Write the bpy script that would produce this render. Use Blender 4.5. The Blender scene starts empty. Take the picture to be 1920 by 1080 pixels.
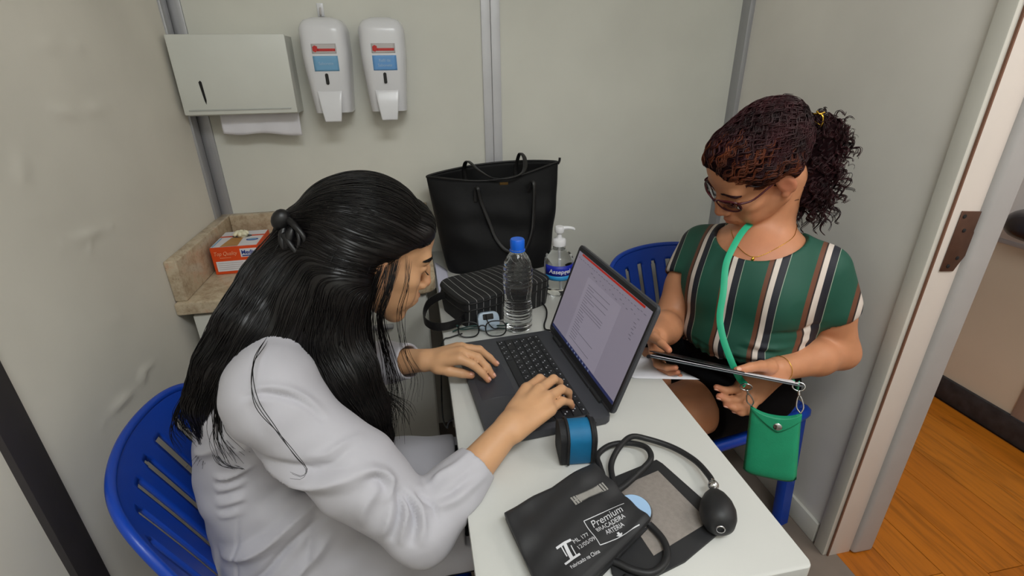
import bpy, bmesh, math, random
import numpy as np
from mathutils import Vector, Matrix, Euler

rng = random.Random(7)
nrng = np.random.RandomState(11)
scene = bpy.context.scene
COL = scene.collection
PI = math.pi

# ------------------------------------------------------------------ camera
def make_camera():
    pitch, roll, yaw = 0.425595, -0.0134607, 0.185866
    f_px = 935.07
    fwd = Vector((math.sin(yaw)*math.cos(pitch), math.cos(yaw)*math.cos(pitch), -math.sin(pitch)))
    right = Vector((math.cos(yaw), -math.sin(yaw), 0))
    up = right.cross(fwd)
    r2 = right*math.cos(roll) + up*math.sin(roll)
    u2 = -right*math.sin(roll) + up*math.cos(roll)
    m = Matrix.Identity(4)
    for i in range(3):
        m[i][0], m[i][1], m[i][2] = r2[i], u2[i], -fwd[i]
    m.translation = (0, 0, 1.35)
    cd = bpy.data.cameras.new('camera')
    cd.sensor_fit = 'HORIZONTAL'; cd.sensor_width = 36.0
    cd.lens = 36.0*f_px/1920.0
    cd.clip_start = 0.02
    o = bpy.data.objects.new('camera', cd)
    o.matrix_world = m
    COL.objects.link(o)
    scene.camera = o
make_camera()

# ------------------------------------------------------------------ world, lights, exposure
w = bpy.data.worlds.new('world'); scene.world = w; w.use_nodes = True
w.node_tree.nodes['Background'].inputs[0].default_value = (0.80, 0.86, 1.0, 1)
w.node_tree.nodes['Background'].inputs[1].default_value = 0.12
def area(name, loc, rot, size, size_y, energy, color):
    d = bpy.data.lights.new(name, 'AREA'); d.shape = 'RECTANGLE'
    d.size = size; d.size_y = size_y; d.energy = energy; d.color = color
    o = bpy.data.objects.new(name, d); o.location = loc; o.rotation_euler = rot
    COL.objects.link(o); return o
# fluorescent panels of the booth and the corridor ceiling
area('booth_ceiling_lamp_light', (0.30, -0.42, 2.44), (0, 0, 0), 0.94, 0.44, 22.0, (0.94, 0.985, 1.0))
area('corridor_ceiling_lamp_light', (1.66, -0.10, 2.44), (0, 0, 0), 0.5, 1.3, 15.0, (1.0, 0.97, 0.93))
vs = scene.view_settings
scene.display_settings.display_device = 'sRGB'
vs.view_transform = 'Standard'; vs.look = 'None'; vs.gamma = 1.0; vs.use_curve_mapping = False
vs.exposure = 0.0

# ------------------------------------------------------------------ materials
def srgb(r, g, b):
    def c(v):
        v /= 255.0
        return v/12.92 if v <= 0.04045 else ((v+0.055)/1.055)**2.4
    return (c(r), c(g), c(b), 1.0)

class NT:
    def __init__(s, m):
        s.t = m.node_tree; s.n = s.t.nodes; s.l = s.t.links
    def new(s, t, **kw):
        n = s.n.new(t)
        for k, v in kw.items():
            if k.startswith('i_'):
                n.inputs[k[2:].replace('_', ' ')].default_value = v
            else:
                setattr(n, k, v)
        return n
    def link(s, a, b): s.l.new(a, b)

def ramp(nt, fac, stops, interp='LINEAR'):
    n = nt.new('ShaderNodeValToRGB'); cr = n.color_ramp; cr.interpolation = interp
    while len(cr.elements) > 1: cr.elements.remove(cr.elements[-1])
    cr.elements[0].position = stops[0][0]; cr.elements[0].color = stops[0][1]
    for p, c in stops[1:]:
        e = cr.elements.new(p); e.color = c
    nt.link(fac, n.inputs[0]); return n.outputs[0]

def mat(name, col, rough=0.5, metal=0.0, var=0.06, vscale=12.0, bump=0.0, bscale=120.0,
        spec=0.5, coat=0.0, sheen=0.0, sss=0.0, trans=0.0, ior=1.45, emit=None, estr=0.0, alpha=1.0, stretch=None, bdist=0.002):
    m = bpy.data.materials.new(name); m.use_nodes = True
    nt = NT(m); b = nt.n['Principled BSDF']
    tc = nt.new('ShaderNodeTexCoord'); src = tc.outputs['Object']
    if stretch:
        mp = nt.new('ShaderNodeMapping'); mp.inputs['Scale'].default_value = stretch
        nt.link(src, mp.inputs[0]); src = mp.outputs[0]
    if var > 0:
        nz = nt.new('ShaderNodeTexNoise'); nz.inputs['Scale'].default_value = vscale; nz.inputs['Detail'].default_value = 4
        nt.link(src, nz.inputs['Vector'])
        lo = tuple(max(0, c*(1-var)) for c in col[:3])+(1,); hi = tuple(min(1, c*(1+var)) for c in col[:3])+(1,)
        nt.link(ramp(nt, nz.outputs['Fac'], [(0.3, lo), (0.7, hi)]), b.inputs['Base Color'])
    else:
        b.inputs['Base Color'].default_value = col
    b.inputs['Roughness'].default_value = rough; b.inputs['Metallic'].default_value = metal
    b.inputs['Specular IOR Level'].default_value = spec; b.inputs['IOR'].default_value = ior
    b.inputs['Coat Weight'].default_value = coat; b.inputs['Sheen Weight'].default_value = sheen
    b.inputs['Transmission Weight'].default_value = trans; b.inputs['Alpha'].default_value = alpha
    if sss:
        b.inputs['Subsurface Weight'].default_value = sss
        b.inputs['Subsurface Radius'].default_value = (0.012, 0.005, 0.003); b.inputs['Subsurface Scale'].default_value = 0.6
    if emit:
        b.inputs['Emission Color'].default_value = emit; b.inputs['Emission Strength'].default_value = estr
    if bump > 0:
        n2 = nt.new('ShaderNodeTexNoise'); n2.inputs['Scale'].default_value = bscale; n2.inputs['Detail'].default_value = 3
        nt.link(src, n2.inputs['Vector'])
        bp = nt.new('ShaderNodeBump'); bp.inputs['Strength'].default_value = bump; bp.inputs['Distance'].default_value = bdist
        nt.link(n2.outputs['Fac'], bp.inputs['Height']); nt.link(bp.outputs[0], b.inputs['Normal'])
    return m

# ------------------------------------------------------------------ mesh helpers
def V3(p): return Vector((float(p[0]), float(p[1]), float(p[2])))

def add_obj(name, me, material=None, parent=None, smooth=40):
    o = bpy.data.objects.new(name, me); COL.objects.link(o)
    if material is not None and len(me.materials) == 0: me.materials.append(material)
    if parent is not None: o.parent = parent
    if smooth is not None:
        me.polygons.foreach_set('use_smooth', [True]*len(me.polygons))
        if smooth < 180: me.set_sharp_from_angle(angle=math.radians(smooth))
    return o

def tag(o, label=None, cat=None, group=None, kind=None):
    if label: o['label'] = label
    if cat: o['category'] = cat
    if group: o['group'] = group
    if kind: o['kind'] = kind
    return o

def thing(name, label, cat, loc=(0, 0, 0), rz=0.0, group=None):
    o = bpy.data.objects.new(name, None); COL.objects.link(o)
    o.empty_display_size = 0.05
    o.location = loc; o.rotation_euler = (0, 0, rz)
    return tag(o, label, cat, group)

class MB:
    """collects shapes of ONE part in a bmesh"""
    def __init__(s): s.bm = bmesh.new()
    def box(s, lo, hi, bev=0.0, seg=2, M=None):
        g = bmesh.ops.create_cube(s.bm, size=1.0)
        vs_ = g['verts']
        for v in vs_:
            v.co = Vector([lo[i]+(v.co[i]+0.5)*(hi[i]-lo[i]) for i in range(3)])
        if bev > 0:
            es = list({e for v in vs_ for e in v.link_edges})
            r = bmesh.ops.bevel(s.bm, geom=es, offset=bev, segments=seg, affect='EDGES', profile=0.5)
            vs_ = list({v for f in r['faces'] for v in f.verts} | {v for v in vs_ if v.is_valid})
        if M is not None: bmesh.ops.transform(s.bm, matrix=M, verts=vs_)
        return s
    def rawfaces(s, verts, faces):
        bv = [s.bm.verts.new(V3(v)) for v in verts]
        for f in faces:
            try: s.bm.faces.new([bv[i] for i in f])
            except ValueError: pass
        return s
    def prism(s, outline, z0, z1, M=None, bev=0.0, seg=2):
        """outline: list of (x,y) counter-clockwise; extruded along z"""
        n = len(outline)
        b = [s.bm.verts.new((x, y, z0)) for x, y in outline]; t = [s.bm.verts.new((x, y, z1)) for x, y in outline]
        f1 = s.bm.faces.new(list(reversed(b))); f2 = s.bm.faces.new(t)
        for i in range(n): s.bm.faces.new((b[i], b[(i+1) % n], t[(i+1) % n], t[i]))
        vs_ = b+t
        if bev > 0:
            es = list(set(f1.edges) | set(f2.edges))
            r = bmesh.ops.bevel(s.bm, geom=es, offset=bev, segments=seg, affect='EDGES', profile=0.5)
            vs_ = list({v for f in r['faces'] for v in f.verts} | {v for v in vs_ if v.is_valid})
        if M is not None: bmesh.ops.transform(s.bm, matrix=M, verts=vs_)
        return s
    def lathe(s, prof, seg=32, M=None, cap=True):
        """prof: list of (r,z)"""
        rings = []
        for r, z in prof:
            if r < 1e-6: rings.append([s.bm.verts.new((0, 0, z))])
            else: rings.append([s.bm.verts.new((r*math.cos(2*PI*k/seg), r*math.sin(2*PI*k/seg), z)) for k in range(seg)])
        for a, b in zip(rings[:-1], rings[1:]):
            for k in range(seg):
                k2 = (k+1) % seg
                if len(a) == 1 and len(b) == 1: continue
                if len(a) == 1: s.bm.faces.new((a[0], b[k2], b[k]))
                elif len(b) == 1: s.bm.faces.new((a[k], a[k2], b[0]))
                else: s.bm.faces.new((a[k], a[k2], b[k2], b[k]))
        if cap:
            if len(rings[0]) > 1: s.bm.faces.new(list(reversed(rings[0])))
            if len(rings[-1]) > 1: s.bm.faces.new(rings[-1])
        vs_ = [v for r in rings for v in r]
        if M is not None: bmesh.ops.transform(s.bm, matrix=M, verts=vs_)
        return s
    def tube(s, pts, r, seg=10, res=6, closed=False, flat=None, up=None, spline=True):
        """swept tube through pts; r number or list; flat=(w,h) sweeps a rounded ribbon section instead"""
        P = spline_pts(pts, res, closed) if spline else [V3(p) for p in pts]
        n = len(P)
        rr = r if isinstance(r, (list, tuple)) else [r]*len(pts)
        def rad(i):
            if len(rr) == 1: return rr[0]
            t = i/(n-1)*(len(rr)-1); k = min(int(t), len(rr)-2); u = t-k
            return rr[k]*(1-u)+rr[k+1]*u
        T = []
        for i in range(n):
            if closed: d = P[(i+1) % n]-P[i-1]
            else: d = P[min(i+1, n-1)]-P[max(i-1, 0)]
            T.append(d.normalized() if d.length > 1e-9 else Vector((0, 0, 1)))
        N = Vector(up) if up is not None else (Vector((0, 0, 1)) if abs(T[0].z) < 0.9 else Vector((1, 0, 0)))
        rings = []
        for i in range(n):
            if up is not None: N = Vector(up)
            N = (N-T[i]*N.dot(T[i]))
            N = N.normalized() if N.length > 1e-6 else Vector((1, 0, 0))
            B = T[i].cross(N)
            ring = []
            if flat:
                w_, h_ = flat
                sec = [(-w_, -h_*0.5), (-w_*0.8, -h_), (w_*0.8, -h_), (w_, -h_*0.5), (w_, h_*0.5), (w_*0.8, h_), (-w_*0.8, h_), (-w_, h_*0.5)]
                for a, b in sec: ring.append(s.bm.verts.new(P[i]+B*a+N*b))
            else:
                R_ = rad(i)
                for k in range(seg):
                    a = 2*PI*k/seg
                    ring.append(s.bm.verts.new(P[i]+(N*math.cos(a)+B*math.sin(a))*R_))
            rings.append(ring)
        m = len(rings[0])
        pairs = list(zip(rings[:-1], rings[1:])) + ([(rings[-1], rings[0])] if closed else [])
        for a, b in pairs:
            for k in range(m): s.bm.faces.new((a[k], b[k], b[(k+1) % m], a[(k+1) % m]))
        if not closed:
            s.bm.faces.new(rings[0]); s.bm.faces.new(list(reversed(rings[-1])))
        return s
    def sphere(s, c, r, seg=16, M=None):
        sc = r if isinstance(r, (list, tuple)) else (r, r, r)
        g = bmesh.ops.create_uvsphere(s.bm, u_segments=seg, v_segments=max(6, seg//2), radius=1.0)
        m = Matrix.Translation(V3(c)) @ Matrix.Diagonal((sc[0], sc[1], sc[2], 1))
        if M is not None: m = M @ m
        bmesh.ops.transform(s.bm, matrix=m, verts=g['verts'])
        return s
    def grid(s, fn, nu, nv, closed_u=False):
        vv = [[s.bm.verts.new(V3(fn(i/(nu if closed_u else nu-1), j/(nv-1)))) for j in range(nv)] for i in range(nu)]
        for i in range(nu if closed_u else nu-1):
            for j in range(nv-1):
                i2 = (i+1) % nu
                s.bm.faces.new((vv[i][j], vv[i2][j], vv[i2][j+1], vv[i][j+1]))
        return s
    def build(s, name, material, parent=None, smooth=40, solid=None, recalc=True, sub=0):
        if recalc: bmesh.ops.recalc_face_normals(s.bm, faces=s.bm.faces)
        me = bpy.data.meshes.new(name); s.bm.to_mesh(me); s.bm.free()
        o = add_obj(name, me, material, parent, smooth)
        if solid:
            md = o.modifiers.new('solidify', 'SOLIDIFY'); md.thickness = solid; md.offset = 0
        if sub:
            md = o.modifiers.new('subdivision', 'SUBSURF'); md.levels = sub; md.render_levels = sub
        return o

def spline_pts(pts, res=6, closed=False):
    P = [V3(p) for p in pts]; n = len(P)
    if n < 3 and not closed:
        return [P[0].lerp(P[-1], k/res) for k in range(res+1)]
    out = []
    for i in range(n if closed else n-1):
        if closed: p0, p1, p2, p3 = P[i-1], P[i], P[(i+1) % n], P[(i+2) % n]
        else:
            p1, p2 = P[i], P[i+1]
            p0 = P[i-1] if i > 0 else p1*2-p2
            p3 = P[i+2] if i+2 < n else p2*2-p1
        for k in range(res):
            t = k/res
            out.append(0.5*((2*p1)+(p2-p0)*t+(2*p0-5*p1+4*p2-p3)*t*t+(3*p1-p0-3*p2+p3)*t**3))
    if not closed: out.append(P[-1])
    return out

def struct(o): return tag(o, kind='structure')

def text_part(s_, size, M, material, parent, name='lettering', extrude=0.0002, align='LEFT', shear=0.0, bold=0.0, sx=1.0):
    cu = bpy.data.curves.new('lettering_curve', 'FONT'); cu.body = s_; cu.size = size; cu.extrude = extrude
    cu.align_x = align; cu.align_y = 'CENTER'; cu.shear = shear; cu.offset = bold
    to = bpy.data.objects.new('lettering_curve', cu); COL.objects.link(to)
    dg = bpy.context.evaluated_depsgraph_get()
    me = bpy.data.meshes.new_from_object(to.evaluated_get(dg))
    bpy.data.objects.remove(to)
    me.transform(M @ Matrix.Diagonal((sx, 1, 1, 1)))
    me.materials.clear()
    return add_obj(name, me, material, parent, smooth=None)

def frame(o, x, y):
    """matrix with origin o, x axis along x, y axis along (orthogonalised) y"""
    x = V3(x).normalized(); y = V3(y); y = (y-x*y.dot(x)).normalized(); z = x.cross(y)
    m = Matrix.Identity(4)
    for i in range(3): m[i][0], m[i][1], m[i][2], m[i][3] = x[i], y[i], z[i], o[i]
    return m

def copy_tree(o, parent=None):
    c = o.copy(); COL.objects.link(c)
    if parent is not None: c.parent = parent
    for ch in list(o.children): copy_tree(ch, c)
    return c

# ================================================================== SETTING
XL, XR, YB, YF, ZC = -0.613, 1.10, 1.67, -0.95, 2.50
def wall_mat(name, col):
    m = mat(name, col, rough=0.55, var=0.07, vscale=2.6, bump=0.12, bscale=35, spec=0.35)
    return m
M_wall = wall_mat('laminate_wall_paint', srgb(214, 213, 204))
M_wall_l = wall_mat('laminate_wall_paint_left', srgb(228, 223, 212))
M_wall_r = wall_mat('laminate_wall_paint_right', srgb(230, 226, 219))
M_alu = mat('brushed_aluminium_profile', srgb(172, 172, 176), rough=0.38, metal=0.55, var=0.05, vscale=8, stretch=(60, 60, 1))
M_alu_w = mat('white_aluminium_profile', srgb(200, 200, 204), rough=0.4, metal=0.2, var=0.03)
M_dark_profile = mat('dark_bronze_profile', srgb(66, 62, 64), rough=0.45, metal=0.3, var=0.08)
M_gap = mat('black_joint', srgb(25, 23, 24), rough=0.8, var=0)
M_floor = mat('grey_vinyl_floor', srgb(120, 108, 98), rough=0.55, var=0.12, vscale=9, bump=0.05)
M_ceil = mat('white_ceiling_paint', srgb(234, 233, 229), rough=0.8, var=0.02)
M_doorpaint = mat('cream_door_frame_paint', srgb(214, 211, 202), rough=0.42, var=0.03, vscale=5)
M_jamb = mat('pinkish_white_jamb_paint', srgb(224, 214, 206), rough=0.42, var=0.03, vscale=5)
M_base_r = mat('cream_skirting_paint', srgb(205, 203, 194), rough=0.45, var=0.03)

struct(MB().box((XL-0.05, YF-0.05, -0.06), (XR+0.03, YB+0.05, 0)).build('floor', M_floor))
struct(MB().box((XL-0.05, YF-0.05, ZC), (2.25, 2.6, ZC+0.06)).build('ceiling', M_ceil))
# back wall: two laminate panels with the aluminium joint between them
wb = struct(MB().box((XL-0.05, YB, 0), (XR+0.10, YB+0.05, ZC)).build('wall_back', M_wall))
# left wall with shallow blisters of the peeling laminate film
def left_wall():
    ny, nz = 150, 150
    ys = np.linspace(YF, YB, ny); zs = np.linspace(0, ZC, nz)
    # denser sampling where the photograph looks
    ys = np.unique(np.concatenate([np.linspace(YF, 0.45, 24), np.linspace(0.45, 1.67, 180)]))
    zs = np.unique(np.concatenate([np.linspace(0, 0.45, 10), np.linspace(0.45, 1.6, 160), np.linspace(1.6, ZC, 10)]))
    Y, Z = np.meshgrid(ys, zs, indexing='ij')
    H = np.zeros_like(Y)
    def ridge(pts, width, h):
        nonlocal H
        for (a, b) in zip(pts[:-1], pts[1:]):
            a = np.array(a); b = np.array(b); d = b-a; L2 = d@d
            t = np.clip(((Y-a[0])*d[0]+(Z-a[1])*d[1])/L2, 0, 1)
            dist = np.hypot(Y-(a[0]+t*d[0]), Z-(a[1]+t*d[1]))
            H = np.maximum(H, 0.5*h*np.exp(-(dist/(width*1.15))**2)*(0.55+0.45*np.sin(Y*61+Z*43)))
    RIDGES(ridge)
    H += 0.0012*np.sin(Y*9+1)*np.sin(Z*7)+0.0008*np.sin(Y*23+Z*11)
    n1, n2 = len(ys), len(zs)
    verts = np.stack([XL+H, Y, Z], -1).reshape(-1, 3)
    idx = np.arange(n1*n2).reshape(n1, n2)
    q = np.stack([idx[:-1, :-1], idx[1:, :-1], idx[1:, 1:], idx[:-1, 1:]], -1).reshape(-1, 4)
    back = np.array([[XL-0.05, YF, 0], [XL-0.05, YB, 0], [XL-0.05, YB, ZC], [XL-0.05, YF, ZC]])
    nv = len(verts)
    me = bpy.data.meshes.new('wall_left')
    me.from_pydata(np.vstack([verts, back]).tolist(), [], q.tolist()+[[nv, nv+3, nv+2, nv+1]])
    return struct(add_obj('wall_left', me, M_wall_l, None, 180))
def RIDGES(ridge):
    ridge([(1.115, 0.741), (1.07, 0.752), (1.023, 0.757)], 0.006, 0.008)
    ridge([(1.031, 0.744), (0.976, 0.742), (0.942, 0.746), (0.876, 0.748)], 0.008, 0.010)
    ridge([(0.955, 1.072), (1.034, 1.063), (1.106, 1.056)], 0.008, 0.008)
    ridge([(1.031, 1.058), (1.017, 1.036)], 0.006, 0.005)
    ridge([(0.98, 0.902), (1.025, 0.890)], 0.008, 0.004)
    ridge([(0.912, 1.138), (0.956, 1.117)], 0.012, 0.003)
    ridge([(1.052, 1.281), (1.117, 1.272), (1.248, 1.275)], 0.009, 0.006)
    ridge([(0.923, 1.196), (0.964, 1.239)], 0.014, 0.004)
    ridge([(1.05, 1.377), (1.126, 1.391), (1.2, 1.385)], 0.012, 0.004)
    ridge([(1.124, 0.722), (1.10, 0.728)], 0.006, 0.004)
left_wall()
# right wall in two pieces around the doorway
DJ = 0.828          # y of the jamb face
struct(MB().box((XR, DJ+0.02, 0), (XR+0.10, YB+0.05, ZC)).build('wall_right', M_wall_r))
struct(MB().box((XR, YF-0.05, 0), (XR+0.10, -0.07, ZC)).build('wall_right.001', M_wall_r))
struct(MB().box((XR, -0.07, 2.12), (XR+0.10, DJ+0.02, ZC)).build('wall_right.002', M_wall_r))
struct(MB().box((XL-0.05, YF-0.05, 0), (XR+0.10, YF, ZC)).build('wall_front', M_wall))
# profiles
def trim(n, lo, hi, m, bev=0.0015): return struct(MB().box(lo, hi, bev).build('trim_%d' % n, m))
trim(1, (XL, YB-0.006, 0), (XL+0.036, YB+0.01, ZC), M_alu)               # corner, on the back wall
trim(2, (XL-0.01, YB-0.055, 0), (XL+0.006, YB-0.012, ZC), M_alu)         # corner, on the left wall
trim(3, (XL-0.004, YB-0.012, 0), (XL+0.004, YB-0.004, ZC), M_gap, 0)     # dark joint between them
t4 = trim(4, (0.230, YB-0.007, 0), (0.2575, YB+0.01, ZC), M_alu_w)       # double profile of the back wall
t5 = trim(5, (0.259, YB-0.007, 0), (0.287, YB+0.01, ZC), M_alu_w)
trim(6, (XR-0.016, YB-0.045, 0), (XR+0.01, YB+0.004, ZC), M_alu)         # right corner
trim(7, (XL-0.01, 0.677, 0), (XL+0.010, 0.731, ZC), M_dark_profile)      # dark post in the left wall
struct(MB().box((XR-0.012, DJ+0.05, 0), (XR, YB-0.045, 0.075), 0.003).build('baseboard_right', M_base_r))
# door frame: casing on the room face, jamb lining, stop
d1 = struct(MB().box((XR-0.014, DJ+0.004, 0), (XR+0.002, DJ+0.042, 2.14), 0.003).build('door_1', M_doorpaint))
jm = MB().box((XR+0.002, DJ, 0), (XR+0.074, DJ+0.03, 2.12), 0.001).build('jamb_lining', M_jamb, d1)
M_stop = mat('shaded_door_stop_paint', srgb(176, 173, 172), rough=0.5, var=0.03)  # darker grey than the frame: the stop's shade is put into its colour
MB().box((XR+0.074, DJ-0.012, 0), (XR+0.145, DJ+0.03, 2.12), 0.012, 4).build('door_stop', M_stop, d1)
M_brown = mat('brown_primer_line', srgb(120, 84, 66), rough=0.7, var=0.1)
MB().box((XR-0.0015, DJ-0.0008, 0), (XR+0.0025, DJ+0.005, 2.12)).build('joint_strip', M_brown, d1)
M_hinge = mat('brown_bronze_plate', srgb(104, 76, 64), rough=0.42, metal=0.6, var=0.12, vscale=40)
hp = MB()
hp.prism([(1.122, 0.915), (1.158, 0.912), (1.168, 0.935), (1.180, 0.955), (1.182, 0.985), (1.172, 1.005), (1.174, 1.048), (1.124, 1.052)], 0, 0.003,
         M=frame((0, DJ-0.0005, 0), (1, 0, 0), (0, 0, 1)), bev=0.0006)
hpo = hp.build('strike_plate', M_hinge, d1)
for (x, z) in ((1.133, 1.040), (1.145, 1.008), (1.155, 0.944), (1.138, 0.926)):
    MB().lathe([(0.0045, 0), (0.0045, 0.001), (0.002, 0.0018)], 12, M=frame((x, DJ-0.0035, z), (1, 0, 0), (0, 0, 1))).build('screw', M_gap, hpo)
# far side of the opening and head
MB().box((XR-0.014, -0.075, 0), (XR+0.145, -0.03, 2.14), 0.003).build('jamb_near', M_doorpaint, d1)
MB().box((XR-0.014, -0.03, 2.08), (XR+0.145, DJ+0.04, 2.14), 0.003).build('head_lining', M_doorpaint, d1)

# corridor beyond the doorway
M_corr = mat('cream_corridor_paint', srgb(222, 208, 188), rough=0.55, var=0.03, vscale=3, bump=0.04)
M_corr_up = mat('white_corridor_paint', srgb(226, 222, 220), rough=0.5, var=0.02)
CX = 2.15
struct(MB().box((CX, -1.6, 0), (CX+0.08, 2.6, ZC)).build('wall_corridor', M_corr))
struct(MB().box((XR+0.02, 2.55, 0), (CX+0.05, 2.6, ZC)).build('wall_corridor_end', M_corr))
struct(MB().box((XR+0.02, -1.6, 0), (CX+0.05, -1.55, ZC)).build('wall_corridor_end.001', M_corr))
M_blackbase = mat('worn_black_skirting', srgb(52, 52, 56), rough=0.5, var=0.35, vscale=30, bump=0.3, bscale=60)
struct(MB().box((CX-0.014, -1.55, 0), (CX+0.01, 2.55, 0.10), 0.003).build('baseboard_corridor', M_blackbase))
struct(MB().box((CX-0.006, -1.55, 0.705), (CX+0.01, 2.55, 0.722), 0.002).build('trim_8', M_alu_w))
struct(MB().box((CX-0.004, -1.55, 0.722), (CX+0.01, 2.55, ZC)).build('wall_corridor_upper', M_corr_up))
struct(MB().box((CX-0.010, 1.098, 0.10), (CX+0.01, 1.145, 0.705), 0.002).build('trim_9', M_alu))  # upright grey strip on the lower corridor wall
def plank_mat(i, c):
    m = bpy.data.materials.new('oak_plank_%d' % i); m.use_nodes = True; nt = NT(m); b = nt.n['Principled BSDF']
    tc = nt.new('ShaderNodeTexCoord'); mp = nt.new('ShaderNodeMapping'); mp.inputs['Scale'].default_value = (14, 1.3, 14)
    mp.inputs['Location'].default_value = (i*3.1, i*1.7, 0)
    nt.link(tc.outputs['Object'], mp.inputs[0])
    nz = nt.new('ShaderNodeTexNoise'); nz.inputs['Scale'].default_value = 3.0; nz.inputs['Detail'].default_value = 6; nz.inputs['Distortion'].default_value = 1.2
    nt.link(mp.outputs[0], nz.inputs['Vector'])
    d = tuple(v*0.62 for v in c[:3])+(1,); l = tuple(min(1, v*1.15) for v in c[:3])+(1,)
    nt.link(ramp(nt, nz.outputs['Fac'], [(0.28, d), (0.5, c), (0.72, l)]), b.inputs['Base Color'])
    b.inputs['Roughness'].default_value = 0.38
    return m
M_planks = [plank_mat(i, c) for i, c in enumerate([srgb(178, 104, 22), srgb(170, 96, 18), srgb(186, 112, 26)])]
M_sub = mat('dark_plank_joint', srgb(96, 56, 20), rough=0.7, var=0.1)
cf = struct(MB().box((XR+0.03, -1.55, -0.06), (CX, 2.55, -0.006)).build('floor_corridor', M_sub))
pw = 0.125; ix = 0; x = XR+0.03
while x < CX-0.02:
    y = -1.55-rng.random()*0.7
    while y < 2.55:
        L = 1.15
        y0, y1 = max(y, -1.55), min(y+L, 2.55)
        if y1-y0 > 0.02 and y1 > 0.0:
            MB().box((x+0.0008, y0+0.0008, -0.008), (min(x+pw, CX-0.014)-0.0008, y1-0.0008, 0.0), 0.0006, 1).build('plank', M_planks[rng.randrange(3)], cf, smooth=None)
        y += L
    x += pw
# handrail along the corridor wall
hr = thing('handrail', 'dark rounded handrail end curving to the corridor wall beyond the doorway', 'handrail', (CX, 1.355, 0.80))
M_rail = mat('dark_glossy_rail', srgb(46, 42, 46), rough=0.2, var=0.05)
MB().tube([(-0.075, -1.6, 0), (-0.075, -0.6, 0), (-0.075, -0.14, 0), (-0.073, -0.075, 0), (-0.060, -0.030, 0), (-0.032, -0.004, 0), (0.0, 0.006, 0)], 0.046, 20, 5).build('rail', M_rail, hr)
for yy in (-0.5, -1.4):
    MB().tube([(-0.07, yy, -0.01), (-0.04, yy, -0.035), (0.0, yy, -0.04)], 0.009, 8).build('bracket', M_alu, hr)
# ceiling lamp housings of the two light panels
M_lamp = mat('lamp_diffuser', srgb(250, 248, 240), rough=0.6, var=0, emit=(1, 0.965, 0.9, 1), estr=1.2)
for nm, lb, (x0, y0, x1, y1) in (('ceiling_lamp', 'ceiling light panel inside the booth', (-0.20, -0.67, 0.80, -0.17)), ('ceiling_lamp', 'long ceiling light panel above the corridor', (1.39, -0.77, 1.93, 0.57))):
    t = thing(nm, lb, 'ceiling light', ((x0+x1)/2, (y0+y1)/2, ZC)); cx, cy = (x0+x1)/2, (y0+y1)/2
    for a in ((x0-cx, y0-cy, x1-cx, y0-cy+0.02), (x0-cx, y1-cy-0.02, x1-cx, y1-cy), (x0-cx, y0-cy, x0-cx+0.02, y1-cy), (x1-cx-0.02, y0-cy, x1-cx, y1-cy)):
        MB().box((a[0], a[1], -0.05), (a[2], a[3], 0)).build('lamp_frame', M_ceil, t)
    MB().box((x0-cx+0.02, y0-cy+0.02, -0.045), (x1-cx-0.02, y1-cy-0.02, -0.02)).build('diffuser', M_lamp, t)

# ================================================================== FIXTURES ON THE BACK WALL
M_wplastic = mat('white_gloss_plastic', srgb(226, 226, 230), rough=0.22, var=0.01)
M_wmetal = mat('white_powder_coat', srgb(214, 215, 208), rough=0.38, var=0.02)
M_black = mat('black_plastic', srgb(18, 17, 19), rough=0.4, var=0.05)
M_paper = mat('white_paper', srgb(224, 222, 228), rough=0.85, var=0.02)
M_red = mat('red_print', srgb(196, 48, 44), rough=0.5, var=0)
M_silverlabel = mat('silver_label', srgb(190, 184, 184), rough=0.35, var=0.03)
M_bluelabel = mat('sky_blue_label', srgb(116, 168, 206), rough=0.4, var=0.04)
M_bluelabel2 = mat('blue_label', srgb(104, 158, 216), rough=0.4, var=0.04)
M_paletext = mat('pale_print', srgb(170, 200, 226), rough=0.5, var=0)
M_whiteprint = mat('white_print', srgb(228, 228, 230), rough=0.6, var=0)

# paper towel dispenser
t = thing('paper_towel_dispenser', 'white metal paper towel dispenser on the back wall beside the left corner', 'dispenser', (-0.455, YB, 1.225))
W, D, H = 0.142, 0.10, 0.197
MB().prism([(-W, 0), (W, 0), (W, H), (-W, H)], -0.002, D-0.008, M=frame((0, 0, 0), (1, 0, 0), (0, 0, 1)), bev=0.003).build('casing', M_wmetal, t)
MB().box((-W-0.003, -D-0.006, 0.003), (W+0.003, -D+0.008, H+0.003), 0.003).build('front_cover', M_wmetal, t)
MB().box((-W+0.010, -D-0.0075, 0.013), (W-0.012, -D-0.005, 0.017), 0.0008).build('cover_lip', mat('grey_lip', srgb(176, 178, 174), rough=0.5), t)
MB().prism([(-0.086, 0.090), (-0.083, 0.086), (-0.0815, 0.040), (-0.084, 0.030), (-0.0865, 0.040), (-0.0905, 0.086)], 0, 0.0012, M=frame((0, -D-0.006, 0), (1, 0, 0), (0, 0, 1))).build('sight_slot', M_black, t)
def towel(u, v):
    x = -0.075+u*0.212
    return (x, -0.052-0.006*math.sin(v*2)+0.0015*math.sin(u*17), 0.004-v*(0.066-0.010*(1-u)+0.003*math.sin(u*9)))
MB().grid(towel, 40, 8).build('paper_towel', M_paper, t, smooth=180, solid=0.0008)

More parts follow.
